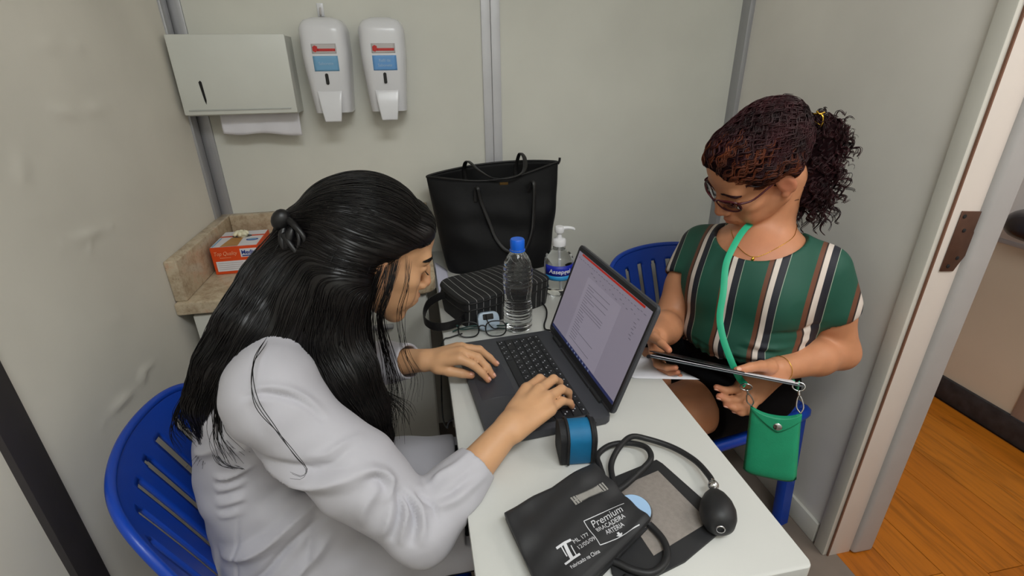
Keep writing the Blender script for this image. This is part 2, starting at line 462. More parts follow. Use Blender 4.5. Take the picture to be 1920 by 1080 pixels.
# two soap dispensers
def soap(x, label, lines, blue):
    t = thing('soap_dispenser', label, 'dispenser', (x, YB, 1.205), group=None)
    # shell: rounded box loft, tapering slightly to the bottom
    def prof(z):   # half width, depth at height z (0..0.262)
        k = z/0.262
        hw = 0.0505+0.0135*min(1, k*1.6)
        d = 0.088+0.020*math.sin(min(1, k*1.15)*PI*0.72)
        if k > 0.86:
            q = (k-0.86)/0.14; e = math.sqrt(max(0, 1-q*q)); hw = hw-0.034*(1-e); d = d*(0.60+0.40*e)
        if k < 0.05:
            q = (0.05-k)/0.05; hw -= 0.004*q*q; d -= 0.006*q*q
        return hw, d
    zs = [0.018+0.244*(1-(1-i/36)**1.0) for i in range(37)]
    def sec(u, v):
        z = 0.018+(0.262-0.018)*v
        hw, d = prof(z)
        a = u*PI        # from right wall edge around the front to the left edge
        c, s_ = math.cos(a), math.sin(a)
        n = 5.0
        return (hw*math.copysign(abs(c)**(2/n), c), -d*abs(s_)**(2/n), z)
    b = MB().grid(sec, 48, 40)
    top = []
    bmesh.ops.holes_fill(b.bm, edges=[e for e in b.bm.edges if e.is_boundary], sides=0)
    b.build('shell', M_wplastic, t, smooth=50)
    # labels lie on the front
    def onfront(x0, z0, x1, z1, name, m, off=0.0006, par=t):
        g = MB().grid(lambda u, v: (x0+(x1-x0)*u, -prof(z0+(z1-z0)*v)[1]*(abs(1-abs((x0+(x1-x0)*u)/prof(z0+(z1-z0)*v)[0])**5))**(0.2)-off, z0+(z1-z0)*v), 9, 9)
        return g.build(name, m, par, smooth=180, solid=0.0004)
    lab = onfront(-0.030, 0.172, 0.034, 0.196, 'brand_label', M_silverlabel)
    onfront(-0.016, 0.1775, 0.031, 0.184, 'brand_print', M_red, 0.0012, lab)
    MB().prism([(-0.027, 0.178), (-0.020, 0.175), (-0.0145, 0.180), (-0.0145, 0.189), (-0.021, 0.192), (-0.027, 0.188)], 0, 0.0006, M=frame((0, -0.1085, 0), (1, 0, 0), (0, 0, 1))).build('cube_mark', M_red, lab)
    bl = onfront(-0.030, 0.128, 0.035, 0.166, 'name_label', blue)
    for i, s_ in enumerate(lines):
        text_part(s_, 0.0105, frame((0.0025, -prof(0.147)[1]-0.0014, 0.147+0.006*(len(lines)-1)-0.012*i), (1, 0, 0), (0, 0, 1)), M_paletext, bl, align='CENTER')
    MB().prism([(-0.004+0.0045*math.cos(a), 0.108+(0.010 if math.sin(a) > 0 else -0.010)+0.0045*math.sin(a)) for a in [2*PI*k/20 for k in range(20)]], 0, 0.001, M=frame((0.003, -prof(0.108)[1]-0.0003, 0), (1, 0, 0), (0, 0, 1))).build('sight_window', M_black, t)
    # push lever
    def lev(u, v):
        z = 0.078-v*0.082
        hw = 0.034-0.012*v
        return ((2*u-1)*hw, -0.101-0.016*v-0.004*math.sin(v*PI), z)
    lv = MB().grid(lev, 9, 12).build('push_lever', M_wplastic, t, smooth=60, solid=0.008)
    lv.modifiers['solidify'].offset = -1
    bv = lv.modifiers.new('bevel', 'BEVEL'); bv.width = 0.003; bv.segments = 3; bv.limit_method = 'ANGLE'
    return t
soap(-0.2165, 'white soap dispenser with a one-line blue label next to the towel dispenser', ['Sabonete'], M_bluelabel)
soap(-0.060, 'right-hand white soap dispenser with a two-line blue label', ['Refil de', 'Sabonete'], M_bluelabel2)
hk = thing('wall_hook', 'small white adhesive hook on the back wall above the soap dispensers', 'hook', (-0.222, YB, 1.49))
MB().box((-0.009, -0.004, -0.018), (0.009, 0.0, 0.016), 0.0015).build('hook_plate', M_wplastic, hk)
MB().tube([(0, -0.003, 0.004), (0, -0.012, -0.004), (0, -0.014, -0.012), (0, -0.010, -0.014)], 0.0025, 8).build('hook_arm', M_silverlabel, hk)

# ================================================================== COUNTER
def granite():
    m = bpy.data.materials.new('beige_granite'); m.use_nodes = True; nt = NT(m); b = nt.n['Principled BSDF']
    tc = nt.new('ShaderNodeTexCoord')
    n1 = nt.new('ShaderNodeTexNoise'); n1.inputs['Scale'].default_value = 22; n1.inputs['Detail'].default_value = 8; n1.inputs['Roughness'].default_value = 0.75
    nt.link(tc.outputs['Object'], n1.inputs['Vector'])
    c1 = ramp(nt, n1.outputs['Fac'], [(0.25, srgb(112, 96, 78)), (0.42, srgb(174, 154, 128)), (0.55, srgb(196, 180, 154)), (0.72, srgb(190, 148, 122))])
    vo = nt.new('ShaderNodeTexVoronoi'); vo.inputs['Scale'].default_value = 130; nt.link(tc.outputs['Object'], vo.inputs['Vector'])
    c2 = ramp(nt, vo.outputs['Distance'], [(0.10, srgb(70, 62, 54)), (0.22, (1, 1, 1, 1))])
    n3 = nt.new('ShaderNodeTexNoise'); n3.inputs['Scale'].default_value = 60; nt.link(tc.outputs['Object'], n3.inputs['Vector'])
    mk = ramp(nt, n3.outputs['Fac'], [(0.52, (0, 0, 0, 1)), (0.62, (0.55, 0.55, 0.55, 1))])
    mx = nt.new('ShaderNodeMix', data_type='RGBA', blend_type='MULTIPLY'); nt.link(mk, mx.inputs['Factor']); nt.link(c1, mx.inputs['A']); nt.link(c2, mx.inputs['B'])
    nt.link(mx.outputs['Result'], b.inputs['Base Color']); b.inputs['Roughness'].default_value = 0.22
    return m
M_granite = granite()
ct = thing('granite_countertop', 'beige granite countertop with upstands in the left corner', 'countertop', (-0.30, 1.45, 0.785))
def rounded_rect(x0, y0, x1, y1, r, n=6, corners=(1, 1, 1, 1)):
    out = []
    for (cx, cy, a0, on) in ((x1-r, y0+r, -PI/2, corners[0]), (x1-r, y1-r, 0, corners[1]), (x0+r, y1-r, PI/2, corners[2]), (x0+r, y0+r, PI, corners[3])):
        if on:
            for k in range(n+1):
                a = a0+PI/2*k/n; out.append((cx+r*math.cos(a), cy+r*math.sin(a)))
        else:
            out.append((cx+r*(math.cos(a0)+math.cos(a0+PI/2)), cy+r*(math.sin(a0)+math.sin(a0+PI/2))))
    return out
MB().prism(rounded_rect(-0.312, -0.213, 0.326, 0.219, 0.035, 8, (1, 0, 0, 0)), 0, 0.035, bev=0.006, seg=3).build('slab', M_granite, ct)
MB().box((-0.313+0.001, -0.205, 0.035), (-0.283, 0.219, 0.141), 0.004, 3).build('upstand', M_granite, ct)
MB().box((-0.283, 0.191, 0.035), (0.326, 0.2195, 0.141), 0.004, 3).build('upstand', M_granite, ct)
M_cab = mat('white_laminate_cabinet', srgb(205, 204, 196), rough=0.4, var=0.03)
cb = thing('sink_cabinet', 'pale laminate cabinet under the granite countertop', 'cabinet', (-0.30, 1.46, 0))
MB().box((-0.29, -0.19, 0.06), (0.30, 0.20, 0.784), 0.002).build('body', M_cab, cb)
for x0, x1 in ((-0.286, 0.004), (0.008, 0.297)):
    d = MB().box((x0, -0.208, 0.065), (x1, -0.191, 0.775), 0.003).build('door', M_cab, cb)
    MB().box(((x0+x1)/2-0.05, -0.226, 0.69), ((x0+x1)/2+0.05, -0.208, 0.70), 0.003).build('handle', M_alu, d)
MB().box((-0.29, -0.15, 0.0), (0.30, 0.20, 0.06)).build('plinth', M_dark_profile, cb)

# ------------------------------------------------ glove box
M_orange = mat('orange_red_carton', srgb(222, 76, 24), rough=0.45, var=0.04)
M_orange2 = mat('orange_light_text', srgb(245, 170, 130), rough=0.5, var=0)
M_boxwhite = mat('white_carton', srgb(224, 222, 226), rough=0.5, var=0.02)
M_navy = mat('navy_print', srgb(36, 60, 140), rough=0.5, var=0)
M_tan = mat('tan_photo_print', srgb(188, 138, 78), rough=0.5, var=0.15, vscale=30)
M_glove = mat('cream_latex', srgb(232, 226, 196), rough=0.5, var=0.06)
gb = thing('glove_box', 'orange and white carton of disposable gloves on the granite counter', 'box', (-0.511, 1.485, 0.8205), 0.02)
w2, d2, h = 0.0605, 0.072, 0.078
gbb = MB().box((-w2, -d2, 0), (w2, d2, h), 0.0012, 1).build('carton', M_orange, gb)
def quad(name, pts, m, par, th=0.0004):
    return MB().rawfaces(pts, [list(range(len(pts)))]).build(name, m, par, smooth=None, solid=th)
e = 0.0006
top = quad('top_print', [(-w2+0.002, -d2+0.003, h+e), (w2-0.002, -d2+0.003, h+e), (w2-0.002, 0.016, h+e), (-w2+0.002, 0.016, h+e)], M_boxwhite, gb)
quad('top_print', [(-w2+0.002, 0.030, h+e), (w2-0.002, 0.030, h+e), (w2-0.002, d2-0.002, h+e), (-w2+0.002, d2-0.002, h+e)], M_boxwhite, gb)
quad('photo_print', [(-0.035, -d2+0.004, h+2*e), (0.010, -d2+0.004, h+2*e), (0.006, 0.012, h+2*e), (-0.025, 0.010, h+2*e)], M_tan, gb)
MB().prism([(0.036+0.016*math.cos(a), -0.018+0.009*math.sin(a)) for a in [2*PI*k/24 for k in range(24)]], h+e, h+3*e).build('oval_print', M_navy, gb)
MB().prism([(0.036+0.012*math.cos(a), -0.018+0.005*math.sin(a)) for a in [2*PI*k/24 for k in range(24)]], h+e, h+4*e).build('oval_print', M_bluelabel, gb)
quad('side_print', [(-w2+0.004, -d2+0.006, h+2*e), (-w2+0.008, -d2+0.006, h+2*e), (-w2+0.010, 0.010, h+2*e), (-w2+0.006, 0.010, h+2*e)], M_bluelabel, gb)
MB().prism([(0.0+0.026*math.cos(a), 0.020+0.013*math.sin(a)) for a in [2*PI*k/28 for k in range(28)]], h-0.001, h+3*e).build('opening', M_black, gb)
gl = MB()
for k in range(7):
    a = k*0.9; gl.tube([(0.004+0.004*math.cos(a), 0.014+0.004*math.sin(a), h), (0.004+0.012*math.cos(a), 0.010+0.010*math.sin(a), h+0.014), (0.002+0.020*math.cos(a+0.3), 0.004+0.014*math.sin(a+0.3), h+0.010)], [0.006, 0.007, 0.003], 8)
gl.build('glove', M_glove, gb, smooth=180)
quad('address_panel', [(-w2+0.008, -d2-e, 0.009), (0.030, -d2-e, 0.009), (0.030, -d2-e, 0.038), (-w2+0.008, -d2-e, 0.038)], M_boxwhite, gb)
for k in range(4): quad('fine_print', [(-w2+0.012, -d2-2*e, 0.014+k*0.006), (0.022-0.006*(k % 2), -d2-2*e, 0.014+k*0.006), (0.022-0.006*(k % 2), -d2-2*e, 0.0155+k*0.006), (-w2+0.012, -d2-2*e, 0.0155+k*0.006)], M_silverlabel, gb)
bp = quad('brand_panel', [(0.014, -d2-e, 0.047), (0.057, -d2-e, 0.047), (0.057, -d2-e, 0.071), (0.014, -d2-e, 0.071)], M_boxwhite, gb)
F = lambda x, z, off=3*e: frame((x, -d2-off, z), (1, 0, 0), (0, 0, 1))
text_part('Medix', 0.0165, F(0.0355, 0.0605), M_navy, gb, align='CENTER', bold=0.0003, sx=0.9)
quad('underline', [(0.018, -d2-3*e, 0.0495), (0.053, -d2-3*e, 0.0495), (0.053, -d2-3*e, 0.0525), (0.018, -d2-3*e, 0.0525)], M_navy, gb)
text_part('Top Quality', 0.0155, F(-0.054, 0.060), M_orange2, gb, shear=0.3, sx=0.78)
quad('fine_print', [(-0.040, -d2-2*e, 0.0475), (-0.012, -d2-2*e, 0.0475), (-0.012, -d2-2*e, 0.0485), (-0.040, -d2-2*e, 0.0485)], M_orange2, gb)

# ================================================================== TABLE
TZ = 0.75
M_table = mat('white_table_laminate', srgb(199, 199, 195), rough=0.34, var=0.02, vscale=4, bump=0.03, bscale=300)
M_tedge = mat('grey_white_edge_band', srgb(205, 200, 192), rough=0.45, var=0.03)
tb = thing('table', 'narrow white laminate table running to the back wall', 'table', (0.245, 1.0, 0))
MB().prism(rounded_rect(-0.216, -0.642, 0.216, 0.665, 0.010, 5, (1, 0, 0, 1)), TZ-0.027, TZ, bev=0.0015).build('tabletop', M_table, tb)
MB().box((-0.19, -0.60, 0.0), (0.19, -0.578, TZ-0.027), 0.002).build('leg_panel', M_tedge, tb)
MB().box((-0.19, 0.63, 0.0), (0.19, 0.652, TZ-0.027), 0.002).build('leg_panel', M_tedge, tb)
MB().box((0.06, -0.578, 0.46), (0.08, 0.63, TZ-0.027), 0.002).build('modesty_panel', M_tedge, tb)

# ================================================================== CHAIRS
def blue_plastic():
    return mat('blue_polypropylene', srgb(12, 62, 166), rough=0.33, var=0.05, vscale=5, bump=0.04, bscale=400)
M_blue = blue_plastic()
def make_chair(label, loc, rz):
    t = thing('plastic_chair', label, 'chair', loc, rz)
    # backrest: curved shell with vertical slots, reclined
    slots = [-0.171+0.057*i for i in range(7)]
    ws = 0.0100
    xs = sorted(set([round(v, 5) for v in list(np.linspace(-0.235, 0.235, 61))+[s_+d for s_ in slots for d in (-ws, -ws*0.6, 0, ws*0.6, ws)]]))
    nv = 40
    def ztop(x):
        k = abs(x)/0.235; return 0.795-0.014*k**2-0.10*k**7
    def zbot(x): return 0.445
    def pt(x, z):
        q = (z-0.44)/0.36
        y = 0.165+0.115*q+0.02*q*q-0.075*(abs(x)/0.235)**2*(0.6+0.4*q)
        return (x*(0.92+0.08*q), y, z)
    b = MB(); vv = {}
    for i, x in enumerate(xs):
        for j in range(nv): vv[i, j] = b.bm.verts.new(pt(x, zbot(x)+(ztop(x)-zbot(x))*j/(nv-1)))
    for i in range(len(xs)-1):
        xm = (xs[i]+xs[i+1])/2
        for j in range(nv-1):
            zm = zbot(xm)+(ztop(xm)-zbot(xm))*(j+0.5)/(nv-1)
            hit = False
            for s_ in slots:
                if abs(xm-s_) < ws and zm > 0.53 and zm < ztop(s_)-0.045:
                    zt = ztop(s_)-0.045-ws
                    hit = zm < zt or (zm-zt)**2+(xm-s_)**2 < ws*ws
                    break
            if not hit: b.bm.faces.new((vv[i, j], vv[i+1, j], vv[i+1, j+1], vv[i, j+1]))
    bk = b.build('backrest', M_blue, t, smooth=60, solid=0.007)
    rim = [pt(-0.235, 0.46), pt(-0.235, 0.55), pt(-0.235, 0.64)]+[pt(x, ztop(x)) for x in np.linspace(-0.235, 0.235, 25)]+[pt(0.235, 0.64), pt(0.235, 0.55), pt(0.235, 0.46)]
    MB().tube(rim, 0.0075, 10, 3).build('back_rim', M_blue, t, smooth=180)
    # seat
    def seat(u, v):
        x = (2*u-1)*(0.215-0.012*(1-v)); y = 0.185-0.40*(1-v)
        z = 0.445-0.020*math.sin(PI*u)*math.sin(PI*min(1, 0.15+v*0.8))-0.025*max(0, (0.12-v)/0.12)**2
        return (x, y, z)
    MB().grid(seat, 30, 30).build('seat', M_blue, t, smooth=180, solid=0.008)
    MB().tube([(-0.205, -0.19, 0.428), (-0.19, -0.212, 0.424), (0, -0.218, 0.420), (0.19, -0.212, 0.424), (0.205, -0.19, 0.428)], 0.017, 12, 6).build('seat_front_edge', M_blue, t, smooth=180)
    for s_ in (-1, 1):
        MB().tube([(s_*0.208, -0.19, 0.428), (s_*0.214, 0.0, 0.432), (s_*0.205, 0.17, 0.440)], 0.014, 10, 6).build('seat_side_edge', M_blue, t, smooth=180)
        MB().tube([(s_*0.195, -0.195, 0.42), (s_*0.203, -0.208, 0.22), (s_*0.210, -0.222, 0.0)], 0.02, res=6, flat=(0.022, 0.016), up=(0, 1, 0)).build('leg', M_blue, t)
        MB().tube([(s_*0.190, 0.17, 0.44), (s_*0.198, 0.215, 0.22), (s_*0.205, 0.262, 0.0)], 0.02, res=6, flat=(0.022, 0.016), up=(0, 1, 0)).build('leg', M_blue, t)
    return t
make_chair('blue slotted plastic chair under the woman in the white coat', (-0.215, 0.79, 0), PI/2+0.15)
make_chair('blue slotted plastic chair under the woman in the striped blouse', (0.792, 1.142, 0), 0.20)

# ================================================================== THINGS ON THE TABLE
Z0 = TZ+0.0004
# ------------------------------------------------ laptop
M_lap = mat('graphite_laptop_shell', srgb(62, 63, 68), rough=0.5, var=0.03, vscale=30, bump=0.02, bscale=900)
M_lapdark = mat('dark_laptop_bezel', srgb(34, 35, 38), rough=0.45, var=0.03)
M_key = mat('black_key_cap', srgb(30, 31, 35), rough=0.45, var=0.03)
M_keyprint = mat('key_legend', srgb(190, 192, 200), rough=0.6, var=0)
M_pad = mat('graphite_touchpad', srgb(54, 55, 62), rough=0.35, var=0.02)
# local frame: x along the hinge (far end 0 -> near end .332), y from hinge toward the user, z up
hx, hy = 0.279, 1.007
ang = math.atan2(-0.331, 0.028)
lap = thing('laptop', 'open graphite laptop with a document on its screen', 'laptop', (hx, hy, Z0), 0)
ML = frame((0, 0, 0), (math.cos(ang), math.sin(ang), 0), (math.sin(ang), -math.cos(ang), 0))
ML = Matrix(((math.cos(ang), math.sin(ang), 0, 0), (math.sin(ang), -math.cos(ang), 0, 0), (0, 0, 1, 0), (0, 0, 0, 1)))
def LB(lo, hi, bev=0.0, seg=2): return MB().box(lo, hi, bev, seg, M=ML)
LW, LD, LH = 0.332, 0.226, 0.017
MB().prism(rounded_rect(0, 0, LW, LD, 0.010, 5), 0.002, LH, bev=0.0025, seg=3, M=ML).build('base', M_lap, lap)
for (fx, fy) in ((0.03, 0.03), (LW-0.03, 0.03), (0.03, LD-0.03), (LW-0.03, LD-0.03)):
    LB((fx-0.015, fy-0.005, 0), (fx+0.015, fy+0.005, 0.003), 0.0008).build('rubber_foot', M_black, lap)
LB((0.016, 0.036, LH-0.0012), (LW-0.016, 0.136, LH+0.0002)).build('keyboard_well', M_lapdark, lap)
LB((0.112, 0.147, LH-0.001), (0.220, 0.214, LH+0.0003), 0.0003, 1).build('touchpad', M_pad, lap)
rows = [[1]*15, [1]*13+[1.6], [1.4]+[1]*12+[1.2], [1.7]+[1]*11+[1.9], [2.2]+[1]*10+[2.4], [1.1, 1, 1, 1.1, 5.2, 1.1, 1, 1, 1, 1]]
kk = []
x0, x1 = 0.018, LW-0.018
ky = 0.0385
keymeshes = {}
for ri, row in enumerate(rows):
    hgt = 0.0115 if ri == 0 else 0.0172
    u = (x1-x0)/sum(row); xx = x0
    for wk in row:
        key = (round(wk*u, 5), hgt)
        if key not in keymeshes:
            b = bmesh.new(); g = bmesh.ops.create_cube(b, size=1.0)
            for v in g['verts']:
                tp = 0.0006 if v.co.z > 0 else 0
                v.co = Vector((v.co.x*(wk*u-0.0022-2*tp), -v.co.y*(hgt-0.0022-2*tp), (v.co.z+0.5)*0.0016))
            bmesh.ops.recalc_face_normals(b, faces=b.faces)
            me = bpy.data.meshes.new('key'); b.to_mesh(me); b.free(); me.materials.append(M_key)
            # legend strokes
            keymeshes[key] = me
        ko = bpy.data.objects.new('key', keymeshes[key]); COL.objects.link(ko); ko.parent = lap
        c = ML @ Vector((xx+wk*u/2, ky+hgt/2, LH+0.0002)); ko.location = c; ko.rotation_euler = (0, 0, ang)
        kk.append((xx+wk*u/2, ky+hgt/2, wk*u, hgt)); xx += wk*u
    ky += hgt
lg = MB()
for i, (kx, kyy, kw, kh) in enumerate(kk):
    if kw > 0.06: continue
    for q in range(1 if kh < 0.012 else 2):
        wx = 0.0016+0.0018*rng.random()
        ox = -0.004 if q == 0 else 0.001
        oy = -0.002 if q == 0 else 0.0032
        lg.box((kx+ox, kyy+oy-0.0011, LH+0.0018), (kx+ox+wx, kyy+oy+0.0011, LH+0.00195), M=ML)
lg.build('key_legends', M_keyprint, lap, smooth=None)
# lid
tilt = math.radians(19)
# lid-local: x along hinge, y up the lid, z out of the screen (toward the user)
ux = ML @ Vector((1, 0, 0)); back = ML @ Vector((0, -1, 0))
upv = back*math.sin(tilt)+Vector((0, 0, 1))*math.cos(tilt)
MLID = frame(ML @ Vector((0, -0.002, LH+0.001)), ux, upv)
# frame() gives z = x cross y ; make sure it looks to the user
flip = 1 if (MLID.to_3x3() @ Vector((0, 0, 1))).dot(ML.to_3x3() @ Vector((0, 1, 0))) > 0 else -1
LIDH = 0.218
lid = MB().prism(rounded_rect(0, 0, LW, LIDH, 0.009, 5), -0.0035, 0.0035, bev=0.0012, M=MLID).build('lid', M_lap, lap)
def lq(name, a, b, z, m, par=lid, th=0.0003):
    return MB().box((a[0], a[1], min(z, z-flip*th)), (b[0], b[1], max(z, z-flip*th)), M=MLID).build(name, m, par, smooth=None)
zf = flip*0.0035
lq('bezel', (0.004, 0.004), (LW-0.004, LIDH-0.004), zf+flip*0.0003, M_lapdark, th=0.0006)
M_screen = mat('lit_screen', srgb(60, 58, 66), rough=0.3, var=0, emit=srgb(164, 156, 172), estr=0.44)
M_scr_page = mat('lit_page', srgb(60, 58, 66), rough=0.3, var=0, emit=srgb(176, 168, 184), estr=0.44)
M_scr_red = mat('lit_red_bar', srgb(80, 20, 16), rough=0.3, var=0, emit=srgb(196, 46, 30), estr=0.45)
M_scr_text = mat('lit_grey_text', srgb(50, 50, 56), rough=0.3, var=0, emit=srgb(112, 106, 120), estr=0.5)
M_scr_task = mat('lit_task_bar', srgb(30, 34, 60), rough=0.3, var=0, emit=srgb(44, 50, 92), estr=0.5)
M_scr_icon = mat('lit_icon', srgb(60, 70, 90), rough=0.3, var=0, emit=srgb(130, 140, 170), estr=0.5)
# seen from the user, left end of the screen is the far end (x=0)
dz = zf+flip*0.0006
dsp = lq('display', (0.009, 0.016), (LW-0.009, LIDH-0.013), dz, M_screen)
dz += flip*0.0002
lq('title_bar', (0.028, LIDH-0.0178), (LW-0.032, LIDH-0.0135), dz, M_scr_red, lid)
lq('page', (0.085, 0.024), (0.235, LIDH-0.046), dz, M_scr_page, lid)
lq('task_bar', (0.009, 0.016), (LW-0.009, 0.0225), dz, M_scr_task, lid)
dz += flip*0.0002
tx = MB()
def tl(x, y, w_, h_=0.0011): tx.box((x, y, min(dz, dz+flip*0.0002)), (x+w_, y+h_, max(dz, dz+flip*0.0002)), M=MLID)
for i in range(26):       # menu and ribbon rows
    tl(0.016+i*0.0115, LIDH-0.026-(i % 2)*0.001, 0.004+0.004*rng.random(), 0.0012)
for i in range(15):
    tl(0.09+i*0.0145, LIDH-0.036-(i % 3)*0.003, 0.003+0.005*rng.random(), 0.0013)
yy = LIDH-0.060
for i in range(22):
    n = rng.choice([0.02, 0.03, 0.05, 0.10, 0.03])
    tl(0.098, yy, n, 0.0011); yy -= 0.0058
for i in range(6): tl(0.287+0.004*(i % 2), LIDH-0.052-i*0.006, 0.008, 0.0013)
tx.build('text_lines', M_scr_text, lid, smooth=None)
ic = MB()
for i in range(9):
    x = 0.10+i*0.014
    ic.box((x, 0.0172, min(dz, dz+flip*0.0002)), (x+0.004, 0.0212, max(dz, dz+flip*0.0002)), M=MLID)
ic.build('task_icons', M_scr_icon, lid, smooth=None)
for a, b_ in ((0.040, 0.085), (LW-0.085, LW-0.040)):
    MB().tube([ML @ Vector((a, 0.002, LH+0.001)), ML @ Vector((b_, 0.002, LH+0.001))], 0.0055, 10).build('hinge', M_lapdark, lap)
LB((0.09, 0.004, LH), (LW-0.09, 0.008, LH+0.0006)).build('vent', M_black, lap)
LB((LW-0.002, 0.030, 0.0075), (LW+0.0004, 0.034, 0.0105)).build('audio_port', M_black, lap)

# ------------------------------------------------ tote bag
M_nylon = mat('black_nylon', srgb(11, 11, 13), rough=0.62, spec=0.25, var=0.15, vscale=6, bump=0.25, bscale=14, sheen=0.05, bdist=0.01)
M_blacklth = mat('black_leather_trim', srgb(20, 19, 20), rough=0.42, var=0.1, bump=0.1)
M_bronze = mat('bronze_tag', srgb(110, 84, 44), rough=0.4, metal=0.7, var=0.05)
tote = thing('tote_bag', 'large black nylon tote bag standing at the far end of the table', 'bag', (0.238, 1.50, Z0))
def tote_p(u, v, inset=0.0):
    # u around (0..1), v height 0..1
    a = 2*PI*u
    hw = 0.164+0.043*v**0.8-inset; hd = (0.075*(1-v)+0.052*v)-inset
    n = 3.2 if v < 0.8 else 3.2-1.2*(v-0.8)/0.2
    c, s_ = math.cos(a), math.sin(a)
    x = hw*math.copysign(abs(c)**(2/n), c); y = hd*math.copysign(abs(s_)**(2/n), s_)
    if v > 0.6:   # mouth closes to a lens toward both ends
        q = (v-0.6)/0.4; k = max(0, 1-(abs(x)/0.207)**2); y = y*(1-q*(1-(0.25+0.75*k)))
    H = 0.295+0.012*(x/0.2)-0.022*max(0, -s_)*(1-(abs(x)/0.207)**2)*v+0.010*max(0, s_)
    wob = 0.006*math.sin(x*38+v*5)*math.sin(v*PI)+0.004*math.sin(v*17+x*12)*math.sin(v*PI)
    drop = 0.012*(1-v)*0
    return (x+0.012*v*0, y+0.052*v+(wob if s_ < 0 else 0), v*H+drop)
b = MB().grid(lambda u, v: tote_p(u, v), 72, 26, closed_u=True)
bmesh.ops.holes_fill(b.bm, edges=[e_ for e_ in b.bm.edges if e_.is_boundary and all(v.co.z < 0.01 for v in e_.verts)], sides=0)
b.build('bag_body', M_nylon, tote, smooth=180, solid=0.003)
MB().tube([tote_p(k/48, 1.0) for k in range(48)], 0.0035, 8, 2, closed=True).build('rim', M_blacklth, tote, smooth=180)
MB().grid(lambda u, v: (-0.17+0.34*u, -0.012+0.024*v+0.03, 0.13+0.03*math.sin(u*6)), 10, 4).build('inner_lining', M_black, tote, smooth=180)
MB().tube([(0.207, 0.05, 0.302), (0.212, 0.05, 0.312), (0.213, 0.05, 0.322)], 0.004, 6).build('zip_end', M_blacklth, tote)
# handles: the rear one stands up and flops forward, the front one hangs down
MB().tube([(-0.085, 0.088, 0.245), (-0.088, 0.086, 0.295), (-0.078, 0.062, 0.322), (-0.05, 0.01, 0.302), (-0.01, -0.022, 0.283), (0.045, -0.026, 0.283), (0.085, -0.004, 0.297), (0.098, 0.045, 0.325), (0.090, 0.080, 0.335), (0.080, 0.092, 0.29), (0.08, 0.090, 0.245)], 0.006, res=6, flat=(0.0065, 0.0018), up=(0, 0.3, 1)).build('handle', M_blacklth, tote, smooth=60)
fr = lambda x, v, off=0.006: Vector(tote_p(0.75+0.25*0, v))  # unused front helper
def front_y(x, v):
    hd = 0.075*(1-v)+0.052*v; return -hd*0.96+0.052*v-0.006
MB().tube([(-0.068, front_y(0, .80), 0.215), (-0.066, front_y(0, .92)-0.008, 0.250), (-0.060, front_y(0, .9)-0.014, 0.255), (-0.052, front_y(0, .8)-0.008, 0.215), (-0.030, front_y(0, .6)-0.006, 0.150), (-0.012, front_y(0, .4)-0.006, 0.10), (0.02, front_y(0, .25)-0.008, 0.065), (0.07, front_y(0, .25)-0.008, 0.06), (0.098, front_y(0, .4)-0.006, 0.11), (0.108, front_y(0, .6)-0.006, 0.17), (0.113, front_y(0, .85)-0.012, 0.252), (0.106, front_y(0, .94)-0.010, 0.264), (0.100, front_y(0, .9), 0.235)], 0.006, res=6, flat=(0.0055, 0.0018), up=(0.15, -1, 0.2)).build('handle', M_blacklth, tote, smooth=60)
MB().box((-0.013, -0.0012, -0.004), (0.013, 0.0012, 0.004), 0.0006, M=Matrix.Translation((0.022, front_y(0, .93)+0.003, 0.262))).build('brand_plate', M_bronze, tote)

# paper wrap under the tote
ps = MB().grid(lambda u, v: (0.033+0.036*u, 1.28+0.20*v, Z0+0.0003+0.030*(1-u)*v), 8, 8).build('paper_sheet', mat('lilac_white_paper', srgb(206, 206, 224), rough=0.8, var=0.02), None, smooth=180, solid=0.0005)
tag(ps, 'lilac-white paper sheet poking out at the left foot of the tote bag', 'paper')

# ------------------------------------------------ striped zip case
def stripe_mat():
    m = bpy.data.materials.new('black_pinstripe_canvas'); m.use_nodes = True; nt = NT(m); b = nt.n['Principled BSDF']
    tc = nt.new('ShaderNodeTexCoord'); sx = nt.new('ShaderNodeSeparateXYZ'); nt.link(tc.outputs['Object'], sx.inputs[0])
    nz = nt.new('ShaderNodeTexNoise'); nz.inputs['Scale'].default_value = 9; nt.link(tc.outputs['Object'], nz.inputs['Vector'])
    ad = nt.new('ShaderNodeMath', operation='MULTIPLY_ADD'); nt.link(nz.outputs['Fac'], ad.inputs[0]); ad.inputs[1].default_value = 0.008; nt.link(sx.outputs['X'], ad.inputs[2])
    fr_ = nt.new('ShaderNodeMath', operation='FRACT'); mu = nt.new('ShaderNodeMath', operation='MULTIPLY'); mu.inputs[1].default_value = 1/0.0165
    nt.link(ad.outputs[0], mu.inputs[0]); nt.link(mu.outputs[0], fr_.inputs[0])
    nt.link(ramp(nt, fr_.outputs[0], [(0.0, srgb(22, 22, 24)), (0.46, srgb(22, 22, 24)), (0.48, srgb(138, 138, 138)), (0.53, srgb(138, 138, 138)), (0.55, srgb(22, 22, 24))]), b.inputs['Base Color'])
    b.inputs['Roughness'].default_value = 0.8
    return m
M_pin = stripe_mat()
cang = math.atan2(0.40, 0.917)
case = thing('zip_case', 'black pinstriped zip case with a loop strap, lying in front of the tote bag', 'pouch', (0.180, 1.200, Z0), cang)
case.scale = (1.10, 1.0, 1.06)
